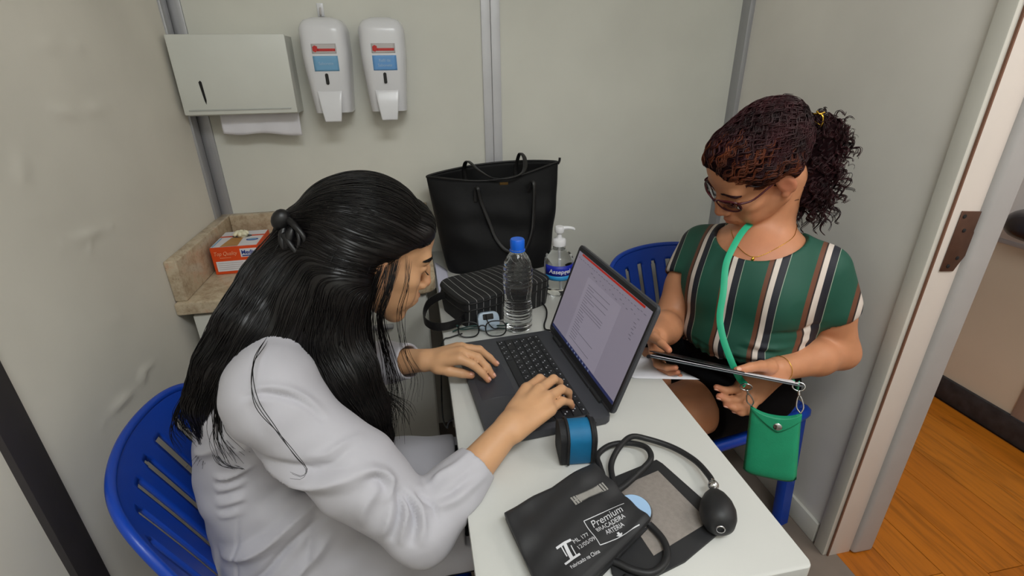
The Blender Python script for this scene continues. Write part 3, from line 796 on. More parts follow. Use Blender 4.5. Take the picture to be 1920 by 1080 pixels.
def case_p(u, v):
    # u around the rounded rectangle, v from bottom 0 to top 1 (domed lid)
    a = 2*PI*u; n = 6.0
    c, s_ = math.cos(a), math.sin(a)
    px, py = math.copysign(abs(c)**(2/n), c), math.copysign(abs(s_)**(2/n), s_)
    if v < 0.7:
        k = v/0.7; sc = 0.965+0.035*math.sin(k*PI*0.6); z = 0.066*k+0.002*math.sin(u*40)*k
    else:
        k = (v-0.7)/0.3; sc = 1.0*math.sqrt(max(0, 1-k**4)) if k < 1 else 0; z = 0.066+0.010*math.sin(k*PI/2)
    x, y = px*0.122*sc, py*0.082*sc
    if v > 0.35 and y < 0: y -= 0.006*(v-0.35)
    z += 0.006*math.sin(x*22+1)*math.sin(y*20+2)*min(1, v*1.3)
    return (x, y, z)
b = MB().grid(case_p, 96, 30, closed_u=True)
bmesh.ops.remove_doubles(b.bm, verts=b.bm.verts, dist=0.0004)
bmesh.ops.holes_fill(b.bm, edges=[e_ for e_ in b.bm.edges if e_.is_boundary], sides=0)
b.build('case_body', M_pin, case, smooth=180)
MB().tube([tuple(Vector(case_p(k/80, 0.5))*1.0) for k in range(80)], 0.0022, 6, 1, closed=True).build('zip', M_black, case, smooth=180)
MB().tube([tuple(Vector(case_p(k/80, 0.70))) for k in range(80)], 0.0018, 6, 1, closed=True).build('piping', M_blacklth, case, smooth=180)
MB().tube([(-0.118, 0.03, 0.050), (-0.135, 0.032, 0.052), (-0.170, 0.022, 0.045), (-0.196, -0.012, 0.030), (-0.192, -0.042, 0.022), (-0.170, -0.062, 0.020), (-0.135, -0.066, 0.022), (-0.112, -0.055, 0.026)], 0.006, res=6, flat=(0.0013, 0.0095), up=(0.0, 0.12, 1)).build('loop_strap', M_blacklth, case, smooth=60)

# ------------------------------------------------ water bottle
M_pet = mat('clear_pet', (0.95, 0.97, 0.98, 1), rough=0.04, var=0, trans=1.0, ior=1.36)
M_petthin = mat('clear_water', (0.94, 0.97, 0.98, 1), rough=0.0, var=0, trans=1.0, ior=1.33)
M_bluecap = mat('bright_blue_cap', srgb(20, 104, 226), rough=0.35, var=0.02)
bt = thing('water_bottle', 'clear plastic water bottle with a bright blue cap', 'bottle', (0.2135, 1.062, Z0))
bt.scale = (1.10, 1.10, 1.0)
prof = [(0.0, 0.004), (0.022, 0.002), (0.029, 0.004), (0.0318, 0.012), (0.0318, 0.034), (0.0305, 0.038), (0.0318, 0.042), (0.0318, 0.058), (0.0296, 0.074), (0.0290, 0.085), (0.0300, 0.098), (0.0318, 0.112), (0.0312, 0.118), (0.0320, 0.124), (0.0320, 0.150), (0.0312, 0.160), (0.0280, 0.176), (0.0220, 0.190), (0.0160, 0.199), (0.0135, 0.204), (0.0135, 0.212)]
zz = np.linspace(0.012, 0.155, 90); rr_ = np.interp(zz, [p[1] for p in prof], [p[0] for p in prof])+0.0005*np.sin(zz*2*PI/0.0095)*((zz < 0.07) | (zz > 0.118))
prof = prof[:3]+[(float(a), float(b)) for a, b in zip(rr_, zz)]+prof[15:]
MB().lathe(prof, 40).build('bottle_wall', M_pet, bt, smooth=180)
wat = [(max(0.0, r-0.0012), z+0.001) for r, z in prof if z < 0.176]+[(0.0262, 0.178), (0.0, 0.178)]
cap = [(0.0, 0.208), (0.0148, 0.208), (0.0152, 0.212), (0.0152, 0.229), (0.0135, 0.232), (0.0, 0.232)]
MB().lathe(cap, 36).build('cap', M_bluecap, bt, smooth=50)
MB().lathe([(0.0140, 0.2035), (0.0165, 0.2035), (0.0165, 0.2065), (0.0140, 0.2065)], 36, cap=False).build('neck_ring', M_bluecap, bt, smooth=50)

# ------------------------------------------------ sanitiser pump bottle
sa = thing('sanitiser_bottle', 'clear pump bottle of hand sanitiser with a blue label', 'bottle', (0.368, 1.248, Z0), 0.0)
sa.scale = (1.08, 1.08, 1.02)
prof = [(0.0, 0.003), (0.030, 0.002), (0.036, 0.005), (0.0375, 0.012), (0.0375, 0.095), (0.0365, 0.104), (0.031, 0.114), (0.022, 0.121), (0.0165, 0.125), (0.0155, 0.130), (0.0155, 0.140)]
MB().lathe(prof, 40).build('bottle_wall', M_pet, sa, smooth=180)
MB().lathe([(0.0, 0.138), (0.0170, 0.138), (0.0170, 0.153), (0.0145, 0.156), (0.0070, 0.158), (0.0055, 0.168), (0.0055, 0.176), (0.0, 0.176)], 32).build('pump_collar', M_wplastic, sa, smooth=45)
MB().lathe([(0.0, 0.174), (0.0110, 0.174), (0.0118, 0.178), (0.0118, 0.187), (0.010, 0.190), (0.0, 0.190)], 28).tube([(0.004, -0.001, 0.1845), (0.018, -0.004, 0.186), (0.032, -0.007, 0.184), (0.036, -0.008, 0.180)], [0.006, 0.005, 0.0042, 0.003], 10).build('pump_head', M_wplastic, sa, smooth=50)
MB().tube([(0, 0, 0.14), (0.002, 0, 0.07), (0.006, 0, 0.012)], 0.0028, 8).build('dip_tube', M_wplastic, sa)
M_lab1 = mat('royal_blue_label', srgb(24, 40, 170), rough=0.4, var=0.03)
M_lab2 = mat('cyan_label_band', srgb(44, 150, 214), rough=0.4, var=0.03)
M_lab3 = mat('pale_label_band', srgb(176, 186, 196), rough=0.4, var=0.03)
def wrap(z0, z1, a0, a1, R_, m, name):
    return MB().grid(lambda u, v: (R_*math.cos(a0+(a1-a0)*u), R_*math.sin(a0+(a1-a0)*u), z0+(z1-z0)*v), 24, 3).build(name, m, sa, smooth=180, solid=0.0003)
wrap(0.062, 0.091, -PI*0.92, -PI*0.08, 0.0379, M_lab1, 'label')
wrap(0.049, 0.0618, -PI*0.92, -PI*0.08, 0.0379, M_lab2, 'label_band')
# curved lettering
tm = text_part('Assepgel', 0.0165, Matrix.Identity(4), M_whiteprint, sa, align='CENTER', shear=0.1, bold=0.0002)
for v in tm.data.vertices:
    a = -PI/2-0.18+v.co.x/0.0381; z = v.co.y; off = v.co.z
    v.co = Vector(((0.0383+off)*math.cos(a), (0.0383+off)*math.sin(a), 0.0745+z))

# ------------------------------------------------ folded eyeglasses
M_frame_bk = mat('black_acetate', srgb(20, 20, 24), rough=0.25, var=0.02)
M_teal = mat('teal_temple', srgb(22, 62, 58), rough=0.3, var=0.05)
M_lens = mat('clear_lens', (0.97, 0.98, 0.98, 1), rough=0.0, var=0, trans=1.0, ior=1.12)
eg = thing('folded_eyeglasses', 'black-rimmed eyeglasses lying folded on the table behind the laptop', 'eyeglasses', (0.122, 1.040, Z0), -0.12)
def lens_out(cx, n=28, w_=0.0245, h_=0.0185):
    out = []
    for k in range(n):
        a = 2*PI*k/n; c, s_ = math.cos(a), math.sin(a)
        out.append((cx+w_*math.copysign(abs(c)**0.75, c), h_*math.copysign(abs(s_)**0.8, s_)))
    return out
EF = frame((0, 0, 0.0195), (1, 0, 0), (0, 0.30, 0.954))
def E3(x, y, z=0.0): return EF @ Vector((x, y, z))
for cx in (-0.0325, 0.0325):
    MB().tube([E3(x, y) for x, y in lens_out(cx)], 0.0016, 8, 2, closed=True).build('rim', M_frame_bk, eg, smooth=180)
    MB().prism(lens_out(cx, 24, 0.0236, 0.0176), -0.0005, 0.0005, M=EF).build('lens', M_lens, eg)
MB().tube([E3(-0.009, 0.004), E3(-0.004, 0.008, -0.001), E3(0.004, 0.008, -0.001), E3(0.009, 0.004)], 0.0018, 8).build('bridge', M_frame_bk, eg, smooth=180)
MB().tube([E3(-0.057, 0.010), E3(-0.060, 0.010, -0.004), (-0.050, 0.020, 0.010), (0.0, 0.028, 0.008), (0.055, 0.022, 0.006), (0.075, 0.012, 0.004)], 0.0019, 8).build('temple', M_teal, eg, smooth=180)
MB().tube([E3(0.057, 0.010), E3(0.060, 0.010, -0.004), (0.050, 0.022, 0.014), (0.0, 0.034, 0.012), (-0.050, 0.030, 0.008), (-0.072, 0.020, 0.005)], 0.0019, 8).build('temple', M_teal, eg, smooth=180)

# ------------------------------------------------ pale blue meter behind the glasses
M_palepl = mat('pale_blue_plastic', srgb(172, 188, 204), rough=0.35, var=0.03)
mt_ = thing('handheld_meter', 'pale blue handheld meter with a dark display behind the folded glasses', 'meter', (0.140, 1.0655, Z0), 0.06)
MF = frame((0, 0, 0.002), (1, 0, 0), (0, 0.35, 0.94))
MB().prism(rounded_rect(-0.024, 0, 0.028, 0.044, 0.013, 6), -0.009, 0.009, bev=0.003, seg=3, M=MF).build('casing', M_palepl, mt_)
sg = 1 if (MF.to_3x3() @ Vector((0, 0, 1))).y < 0 else -1
MB().prism(rounded_rect(-0.012, 0.026, 0.014, 0.040, 0.002, 3), sg*0.0085, sg*0.0098, M=MF).build('display', M_black, mt_)
MB().tube([MF @ Vector((-0.004, 0.038, sg*0.010)), MF @ Vector((-0.002, 0.02, sg*0.018)), MF @ Vector((0.010, 0.004, sg*0.016)), MF @ Vector((0.026, 0.002, sg*0.014))], 0.0014, 6).build('wrist_cord', M_black, mt_)

# ------------------------------------------------ cables
def cable(label, pts, r=0.0022, m=M_black):
    o = MB().tube(pts, r, 8, 8).build('cable', m, None, smooth=180); tag(o, label, 'cable'); return o
cable('black cable running from the zip case to the laptop hinge', [(0.300, 1.165, Z0+0.012), (0.306, 1.140, Z0+0.003), (0.296, 1.10, Z0+0.003), (0.280, 1.060, Z0+0.003), (0.276, 1.034, Z0+0.004), (0.283, 1.018, Z0+0.009), (0.290, 1.010, Z0+0.010)])
cable('thin black cable drooping over the left edge of the table', [(0.075, 1.058, Z0+0.003), (0.045, 1.045, Z0+0.003), (0.030, 1.040, Z0+0.002), (0.0215, 1.030, TZ-0.02), (0.014, 0.99, 0.66), (0.010, 0.92, 0.625), (0.016, 0.86, 0.640), (0.022, 0.83, 0.68), (0.045, 0.82, 0.70)], 0.0018)

# ------------------------------------------------ pulse oximeter pouch
M_teal_blue = mat('petrol_blue_fabric', srgb(14, 104, 150), rough=0.6, var=0.08, vscale=40, bump=0.2, bscale=80)
M_zipblk = mat('black_fabric_binding', srgb(24, 24, 27), rough=0.7, var=0.1, bump=0.2, bscale=300)
ox = thing('zip_pouch', 'small blue and black zip pouch standing beside the laptop corner', 'pouch', (0.219, 0.613, Z0), -0.10)
ox_s = [(-0.026, -0.028), (0.026, 0.028), 0.074]
def pouch_side(x0, x1, m, name, r=0.016, par=ox):
    out = []
    for k in range(21):
        a = PI*k/20; out.append((0.026*math.cos(a), 0.046+0.024*math.sin(a)))
    out += [(-0.0265, 0.010), (-0.022, 0.002), (0.022, 0.002), (0.0265, 0.010)]
    return MB().prism(out, x0, x1, bev=min(0.003, abs(x1-x0)*0.3), seg=3, M=frame((0, 0, 0), (0, 1, 0), (0, 0, 1))).build(name, m, par, smooth=50)
pouch_side(-0.030, -0.017, M_zipblk, 'back_panel')
pouch_side(-0.018, 0.0215, M_teal_blue, 'gusset')
pouch_side(0.021, 0.029, M_zipblk, 'front_panel')
arch = [(0.0, 0.0275*math.cos(PI*k/16), 0.046+0.0255*math.sin(PI*k/16)) for k in range(17)]
for xo in (-0.0175, 0.0215):
    MB().tube([(xo, -0.0265, 0.006)]+[(xo, -y, z) for (_, y, z) in arch]+[(xo, 0.0265, 0.006)], 0.0024, 8, 2).build('binding', M_zipblk, ox, smooth=180)

# ------------------------------------------------ blood pressure monitor
M_cuff = mat('black_cuff_nylon', srgb(40, 40, 42), rough=0.58, var=0.08, vscale=20, bump=0.15, bscale=25, bdist=0.004)
M_cuffgrey = mat('grey_loop_fabric', srgb(138, 130, 124), rough=0.95, var=0.08, vscale=150, bump=0.3, bscale=500)
M_rubber = mat('black_rubber', srgb(30, 30, 32), rough=0.5, var=0.05)
M_chrome = mat('chrome', srgb(200, 200, 202), rough=0.15, metal=1.0, var=0)
M_gauge = mat('pale_blue_dial', srgb(158, 190, 224), rough=0.3, var=0.03)
bpm = thing('blood_pressure_monitor', 'black blood pressure cuff with rubber hose and bulb at the near table end', 'blood pressure monitor', (0.24, 0.46, Z0))
O = Vector((0.24, 0.46, 0))
def loc(x, y, z=0.0): return Vector((x-0.24, y-0.46, z))
# flat end panel with the grey loop field
def panel(pts, z0, z1, m, name, bev=0.001):
    return MB().prism([(x-0.24, y-0.46) for x, y in pts], z0, z1, bev=bev).build(name, m, bpm)
panel([(0.240, 0.545), (0.344, 0.572), (0.350, 0.562), (0.384, 0.455), (0.372, 0.428), (0.300, 0.396), (0.205, 0.372), (0.200, 0.40)], 0.0005, 0.005, M_cuff, 'end_panel')
panel([(0.246, 0.524), (0.335, 0.548), (0.358, 0.458), (0.350, 0.440), (0.262, 0.410)], 0.0048, 0.0058, M_cuffgrey, 'loop_field', 0.0002)
# folded cuff: two stacked rolls of padded cloth
A = [np.array(p) for p in ((0.078, 0.503), (0.232, 0.566), (0.275, 0.447), (0.108, 0.343))]   # left-far, right-far, right-near, left-near
def cuff_layer(zb, zt, shrink, name, seed):
    def fn(u, v):
        # closed tube around the fold: u around section, v along the long edge
        a = 2*PI*u; n = 5.0
        c, s_ = math.cos(a), math.sin(a)
        px = 0.5+0.5*math.copysign(abs(c)**(2/n), c)*(1-shrink); pz = math.copysign(abs(s_)**(2/3.0), s_)
        e_ = 0.02+0.96*v
        p = (A[0]*(1-px)+A[1]*px)*(1-e_)+(A[3]*(1-px)+A[2]*px)*e_
        zc = (zb+zt)/2; hz = (zt-zb)/2
        if v < 0.06: hz *= 0.35+0.65*math.sqrt(max(0, 1-((0.06-v)/0.06)**2))
        if v > 0.96: hz *= 0.5
        bump = 0.0022*math.sin(px*7+e_*5+seed)+0.0018*math.sin(px*15-e_*11+seed*2)+0.0014*math.sin(e_*23+px*5)
        z = zc+pz*hz+(bump if pz > 0 else 0)+0.006*px*(1-e_)*(1 if pz > 0 else 0)
        return loc(p[0], p[1], max(0.0008, z))
    b = MB().grid(fn, 64, 40, closed_u=True)
    bmesh.ops.holes_fill(b.bm, edges=[e_ for e_ in b.bm.edges if e_.is_boundary], sides=0)
    return b.build(name, M_cuff, bpm, smooth=70)
cuff_layer(0.006, 0.016, 0.02, 'cuff_lower_fold', 0.5)
cuff_layer(0.0145, 0.029, 0.0, 'cuff', 1.7)
from mathutils.bvhtree import BVHTree
cuff_o = [o for o in bpy.data.objects if o.name == 'cuff'][0]
cuff_bvh = BVHTree.FromPolygons([v.co.copy() for v in cuff_o.data.vertices], [list(p.vertices) for p in cuff_o.data.polygons])
M_cuffprint = mat('white_cuff_print', srgb(208, 208, 212), rough=0.7, var=0)
def drape(o, off=0.0006):
    for v in o.data.vertices:
        h_ = cuff_bvh.ray_cast(Vector((v.co.x, v.co.y, 0.2)), Vector((0, 0, -1)))[0]
        v.co.z = (h_.z if h_ is not None else 0.028)+off
    return o
TX, TY = Vector((0.942, 0.336, 0)), Vector((-0.336, 0.942, 0))
def ctext(s_, x, y, size, sx=1.0, shear=0.0, bold=0.0):
    o = text_part(s_, size, frame(loc(x, y, 0.1), TX, TY), M_cuffprint, bpm, align='CENTER', shear=shear, bold=bold, sx=sx, extrude=0)
    return drape(o)
def cstrip(p, q, wd, name='print_line', m=None, n=24):
    p = Vector((p[0]-0.24, p[1]-0.46, 0)); q = Vector((q[0]-0.24, q[1]-0.46, 0)); d = (q-p).normalized(); nn = Vector((-d.y, d.x, 0))*wd/2
    o = MB().grid(lambda u, v: p.lerp(q, u)+nn*(2*v-1), n, 2).build(name, m or M_cuffprint, bpm, smooth=180)
    return drape(o)
ctext('Premium', 0.2140, 0.4600, 0.0150, sx=0.98, shear=0.25)
ctext('BRACADEIRA', 0.2160, 0.4500, 0.0084, sx=0.98)
ctext('ART\u00c9RIA', 0.2190, 0.4425, 0.0084, sx=0.95)
c1, c2, c3, c4 = (0.181, 0.459), (0.247, 0.4785), (0.190, 0.420), (0.254, 0.4415)
for a_, b_ in ((c1, c2), (c3, c4), (c1, c3)): cstrip(a_, b_, 0.0011)
for d0, d1_, wd in ((0.0, 0.0032, 0.0036), (0.003, 0.0042, 0.0096), (0.0042, 0.0054, 0.0072), (0.0054, 0.0066, 0.0048), (0.0066, 0.0078, 0.0024)):
    x, y = 0.2215, 0.4380
    cstrip((x+0.336*d0, y-0.942*d0), (x+0.336*d1_, y-0.942*d1_), wd, 'arrow_print', None, 4)
ctext('ML 177', 0.1690, 0.4350, 0.0084, sx=0.98)
ctext('12/05/09', 0.1730, 0.4255, 0.0084, sx=0.95)
ctext('Fabricado na China', 0.1650, 0.4050, 0.0068, sx=0.86)
cstrip((0.1335, 0.4265), (0.1555, 0.4345), 0.0032, 'logo_print'); cstrip((0.1385, 0.4045), (0.1605, 0.4125), 0.0032, 'logo_print')
cstrip((0.1455, 0.4300), (0.1490, 0.4085), 0.0046, 'logo_print'); cstrip((0.1400, 0.4285), (0.1440, 0.4140), 0.0014, 'logo_print'); cstrip((0.1530, 0.4270), (0.1555, 0.4110), 0.0014, 'logo_print')
M_tagw = mat('woven_grey_tag', srgb(150, 147, 142), rough=0.8, var=0.08, vscale=200)
p0, p1 = np.array((0.176, 0.4925)), np.array((0.232, 0.5120))
cstrip(p0, p1, 0.0135, 'woven_tag', M_tagw)
for t_ in (0.06, 0.14, 0.86, 0.94):
    c_ = p0*(1-t_)+p1*t_; n_ = np.array((-0.336, 0.942))*0.0067
    o = cstrip(c_-n_, c_+n_, 0.0014, 'tag_bar', M_cuff); drape(o, 0.0010)
for k in range(19):
    t_ = 0.20+0.60*k/18; c_ = p0*(1-t_)+p1*t_; n_ = np.array((-0.336, 0.942))
    for s_ in (-1, 1):
        o = cstrip(c_+n_*0.0054*s_, c_+n_*0.0074*s_, 0.0011, 'tag_stitch', M_cuff, 4); drape(o, 0.0010)
# gauge
gz = frame(loc(0.2590, 0.4720, 0.0155), (1, 0.0, 0.10), (0, 1, 0.08))
MB().lathe([(0.0, -0.006), (0.024, -0.006), (0.027, -0.003), (0.027, 0.004), (0.0255, 0.006), (0.0, 0.006)], 40, M=gz).build('gauge_case', M_chrome, bpm, smooth=50)
MB().lathe([(0.0, 0.0061), (0.0245, 0.0061), (0.0245, 0.0068), (0.0, 0.0068)], 40, M=gz).build('gauge_dial', M_gauge, bpm, smooth=50)
# hoses
def hose(pts, name='hose', r=0.0048):
    return MB().tube([loc(x, y, z) for x, y, z in pts], r, 12, 8).build(name, M_rubber, bpm, smooth=180)
hose([(0.222, 0.530, 0.014), (0.241, 0.545, 0.012), (0.246, 0.570, 0.010), (0.252, 0.597, 0.008), (0.280, 0.615, 0.008), (0.312, 0.612, 0.010), (0.333, 0.590, 0.016), (0.328, 0.562, 0.018), (0.300, 0.543, 0.014), (0.268, 0.524, 0.012), (0.248, 0.515, 0.012)])
hose([(0.252, 0.520, 0.012), (0.257, 0.545, 0.010), (0.266, 0.572, 0.012), (0.288, 0.596, 0.0185), (0.318, 0.617, 0.018), (0.346, 0.613, 0.012), (0.380, 0.587, 0.010), (0.399, 0.550, 0.012), (0.400, 0.512, 0.017), (0.396, 0.494, 0.019)])
hose([(0.262, 0.470, 0.014), (0.276, 0.448, 0.012), (0.282, 0.420, 0.012), (0.272, 0.396, 0.012), (0.248, 0.384, 0.012), (0.226, 0.392, 0.011), (0.208, 0.408, 0.010), (0.190, 0.420, 0.008)])
hose([(0.215, 0.388, 0.007), (0.195, 0.372, 0.007), (0.175, 0.362, 0.006)])
# valve and bulb
ax = (Vector((0.3705, 0.4360, 0.0255))-Vector((0.3855, 0.4690, 0.0225)))
vf = frame(loc(0.3965, 0.4960, 0.019), (1, 0, 0), (0, 0, 1))
def along(p, d):
    d = Vector(d).normalized(); z = d; x = z.orthogonal().normalized(); y = z.cross(x); m = Matrix.Identity(4)
    for i in range(3): m[i][0], m[i][1], m[i][2], m[i][3] = x[i], y[i], z[i], p[i]
    return m
va = along(loc(0.3965, 0.4960, 0.0195), (-0.43, -0.90, 0.08))
MB().lathe([(0.0, -0.004), (0.0045, -0.004), (0.0045, 0.002), (0.0065, 0.003), (0.0065, 0.010), (0.0050, 0.012), (0.0048, 0.016), (0.0058, 0.017), (0.0058, 0.020), (0.0045, 0.026), (0.0, 0.026)], 20, M=va).sphere(tuple(va @ Vector((0, 0, 0.0065))), 0.0085, 14).build('release_valve', M_chrome, bpm, smooth=50)
bprof = [(0.0, 0.018), (0.007, 0.019), (0.010, 0.023), (0.0165, 0.033), (0.0222, 0.047), (0.0245, 0.060), (0.0235, 0.072), (0.0195, 0.083), (0.012, 0.0895), (0.0075, 0.0905), (0.0, 0.0905)]
MB().lathe(bprof, 36, M=va).build('bulb', M_rubber, bpm, smooth=180)
MB().lathe([(0.0048, 0.090), (0.0062, 0.0905), (0.0062, 0.092), (0.0048, 0.0925)], 24, M=va, cap=False).build('bulb_ring', M_chrome, bpm, smooth=180)

# ------------------------------------------------ loose sheet on the right edge of the table
sh = MB().grid(lambda u, v: (Vector((0.345, 0.900, 0)).lerp(Vector((0.405, 0.800, 0)), v)).lerp(Vector((0.478, 0.868, 0)).lerp(Vector((0.5335, 0.768, 0)), v), u)+Vector((0, 0, Z0+0.0006)), 12, 8).build('paper_sheet', M_paper, None, smooth=180, solid=0.0006)
tag(sh, 'white paper sheet jutting over the right edge of the table by the laptop', 'paper')

# ================================================================== IMPLICIT MODELLING (for bodies, clothes, hair volumes)
class Field:
    def __init__(s, lo, hi, h):
        s.lo = np.array(lo, float); s.h = h
        n = np.ceil((np.array(hi)-s.lo)/h).astype(int)+1
        s.ax = [s.lo[i]+h*np.arange(n[i]) for i in range(3)]
        s.D = np.full(tuple(n), 0.08, np.float32)
    def sl(s, lo, hi, m):
        out = []
        for i in range(3):
            a = int(np.clip(math.floor((lo[i]-m-s.lo[i])/s.h), 0, len(s.ax[i]))); b = int(np.clip(math.ceil((hi[i]+m-s.lo[i])/s.h)+1, 0, len(s.ax[i])))
            out.append(slice(a, b))
        return tuple(out)
    def co(s, sl):
        return (s.ax[0][sl[0]][:, None, None].astype(np.float32), s.ax[1][sl[1]][None, :, None].astype(np.float32), s.ax[2][sl[2]][None, None, :].astype(np.float32))
    def _apply(s, sl, d, k, op):
        A = s.D[sl]
        if A.size == 0: return
        if op == 'add':
            if k <= 0: s.D[sl] = np.minimum(A, d)
            else:
                h = np.clip(0.5+0.5*(A-d)/k, 0, 1); s.D[sl] = A+(d-A)*h-k*h*(1-h)
        else:
            d = -d
            if k <= 0: s.D[sl] = np.maximum(A, d)
            else:
                h = np.clip(0.5-0.5*(A-d)/k, 0, 1); s.D[sl] = A+(d-A)*h+k*h*(1-h)
    def cone(s, a, b, r1, r2, k=0.01, op='add'):
        a = np.array(a, np.float32); b = np.array(b, np.float32); rm = max(r1, r2)
        sl = s.sl(np.minimum(a, b)-rm, np.maximum(a, b)+rm, max(k, 0.0)+3*s.h)
        X, Y, Z = s.co(sl); d = b-a; L2 = float(d@d)+1e-12
        t = np.clip(((X-a[0])*d[0]+(Y-a[1])*d[1]+(Z-a[2])*d[2])/L2, 0, 1)
        q = np.sqrt((X-a[0]-t*d[0])**2+(Y-a[1]-t*d[1])**2+(Z-a[2]-t*d[2])**2)-(r1+(r2-r1)*t)
        s._apply(sl, q, k, op); return s
    def chain(s, pts, rad, k=0.01, op='add', kk=None):
        for i in range(len(pts)-1): s.cone(pts[i], pts[i+1], rad[i], rad[i+1], k, op)
        return s
    def ell(s, c, r, R=None, k=0.01, op='add'):
        c = np.array(c, np.float32); r = np.array(r, np.float32)
        R = np.eye(3) if R is None else np.array(R)
        ext = np.sqrt(((R*r[None, :])**2).sum(1))
        sl = s.sl(c-ext, c+ext, max(k, 0.0)+3*s.h)
        X, Y, Z = s.co(sl); x, y, z = X-c[0], Y-c[1], Z-c[2]
        q = [x*R[0, i]+y*R[1, i]+z*R[2, i] for i in range(3)]
        k0 = np.sqrt(sum((q[i]/r[i])**2 for i in range(3))); k1 = np.sqrt(sum((q[i]/r[i]**2)**2 for i in range(3)))+1e-9
        s._apply(sl, k0*(k0-1)/k1, k, op); return s
    def rbox(s, c, hs, rr, R=None, k=0.01, op='add'):
        c = np.array(c, np.float32); hs = np.array(hs, np.float32)
        R = np.eye(3) if R is None else np.array(R)
        ext = np.abs(R) @ hs
        sl = s.sl(c-ext, c+ext, max(k, 0.0)+3*s.h)
        X, Y, Z = s.co(sl); x, y, z = X-c[0], Y-c[1], Z-c[2]
        q = [np.abs(x*R[0, i]+y*R[1, i]+z*R[2, i])-(hs[i]-rr) for i in range(3)]
        d = np.sqrt(sum(np.maximum(v, 0)**2 for v in q))+np.minimum(np.maximum(q[0], np.maximum(q[1], q[2])), 0)-rr
        s._apply(sl, d, k, op); return s
    def cut(s, p, n, k=0.0):
        """remove the half space in direction n beyond point p"""
        n = np.array(n, np.float32); n = n/np.linalg.norm(n)
        X, Y, Z = s.co((slice(None),)*3)
        d = (X-p[0])*n[0]+(Y-p[1])*n[1]+(Z-p[2])*n[2]
        s.D = np.maximum(s.D, d) if k <= 0 else s.D
        return s
    def mesh(s):
        D = s.D; I = D < 0
        S = np.zeros(tuple(np.array(D.shape)-1), np.int8)
        for a in (0, 1):
            for b in (0, 1):
                for c in (0, 1): S += I[a:D.shape[0]-1+a, b:D.shape[1]-1+b, c:D.shape[2]-1+c]
        act = (S > 0) & (S < 8)
        idx = np.argwhere(act); n = len(idx)
        ids = np.full(S.shape, -1, np.int32); ids[tuple(idx.T)] = np.arange(n)
        acc = np.zeros((n, 3)); cnt = np.zeros(n)
        C = [(a, b, c) for a in (0, 1) for b in (0, 1) for c in (0, 1)]
        val = {c: D[idx[:, 0]+c[0], idx[:, 1]+c[1], idx[:, 2]+c[2]] for c in C}
        for c in C:
            for ax_ in range(3):
                if c[ax_]: continue
                e = list(c); e[ax_] = 1; e = tuple(e)
                va, vb = val[c], val[e]; m = (va < 0) != (vb < 0)
                t = va[m]/(va[m]-vb[m])
                p = np.tile(np.array(c, float), (m.sum(), 1)); p[:, ax_] += t
                acc[m] += p; cnt[m] += 1
        P = s.lo+(idx+acc/cnt[:, None])*s.h
        F = []
        for ax_ in range(3):
            o1, o2 = [(1, 2), (2, 0), (0, 1)][ax_]
            sa = [slice(None)]*3; sb = [slice(None)]*3
            sa[ax_] = slice(0, -1); sb[ax_] = slice(1, None)
            A, B = I[tuple(sa)], I[tuple(sb)]
            ed = np.argwhere(A != B)
            ed = ed[(ed[:, o1] > 0) & (ed[:, o2] > 0) & (ed[:, o1] < D.shape[o1]-1) & (ed[:, o2] < D.shape[o2]-1)]
            fl = A[tuple(ed.T)]
            def cell(d1, d2):
                q = ed.copy(); q[:, o1] -= d1; q[:, o2] -= d2; return ids[tuple(q.T)]
            Q = np.stack([cell(1, 1), cell(0, 1), cell(0, 0), cell(1, 0)], 1)
            Q[~fl] = Q[~fl][:, ::-1]
            F.append(Q[(Q >= 0).all(1)])
        return P, np.vstack(F)

def relax(P, F, it=1, lam=0.5):
    e = np.vstack([F[:, [0, 1]], F[:, [1, 2]], F[:, [2, 3]], F[:, [3, 0]]])
    for _ in range(it):
        acc = np.zeros_like(P); cnt = np.zeros(len(P))
        for i, j in ((0, 1), (1, 0)):
            for c in range(3): acc[:, c] += np.bincount(e[:, i], P[e[:, j], c], len(P))
            cnt += np.bincount(e[:, i], minlength=len(P))
        P = P+lam*(acc/np.maximum(cnt, 1)[:, None]-P)
    return P

def np_mesh(name, P, F, material, parent=None, attrs=None, smooth=180):
    me = bpy.data.meshes.new(name)
    n, m = len(P), len(F)
    me.vertices.add(n); me.vertices.foreach_set('co', np.asarray(P, np.float32).ravel())
    k = F.shape[1]
    me.loops.add(m*k); me.loops.foreach_set('vertex_index', F.astype(np.int32).ravel())
    me.polygons.add(m); me.polygons.foreach_set('loop_start', (np.arange(m)*k).astype(np.int32))
    me.update(calc_edges=True); me.validate()
    for an, av in (attrs or {}).items():
        av = np.asarray(av, np.float32)
        if av.ndim == 1:
            a = me.attributes.new(an, 'FLOAT', 'POINT'); a.data.foreach_set('value', av)
        else:
            a = me.attributes.new(an, 'FLOAT_VECTOR', 'POINT'); a.data.foreach_set('vector', av.ravel())
    return add_obj(name, me, material, parent, smooth)

def gauss(P, c, r):
    return np.exp(-((P-np.array(c))**2).sum(1)/(r*r))

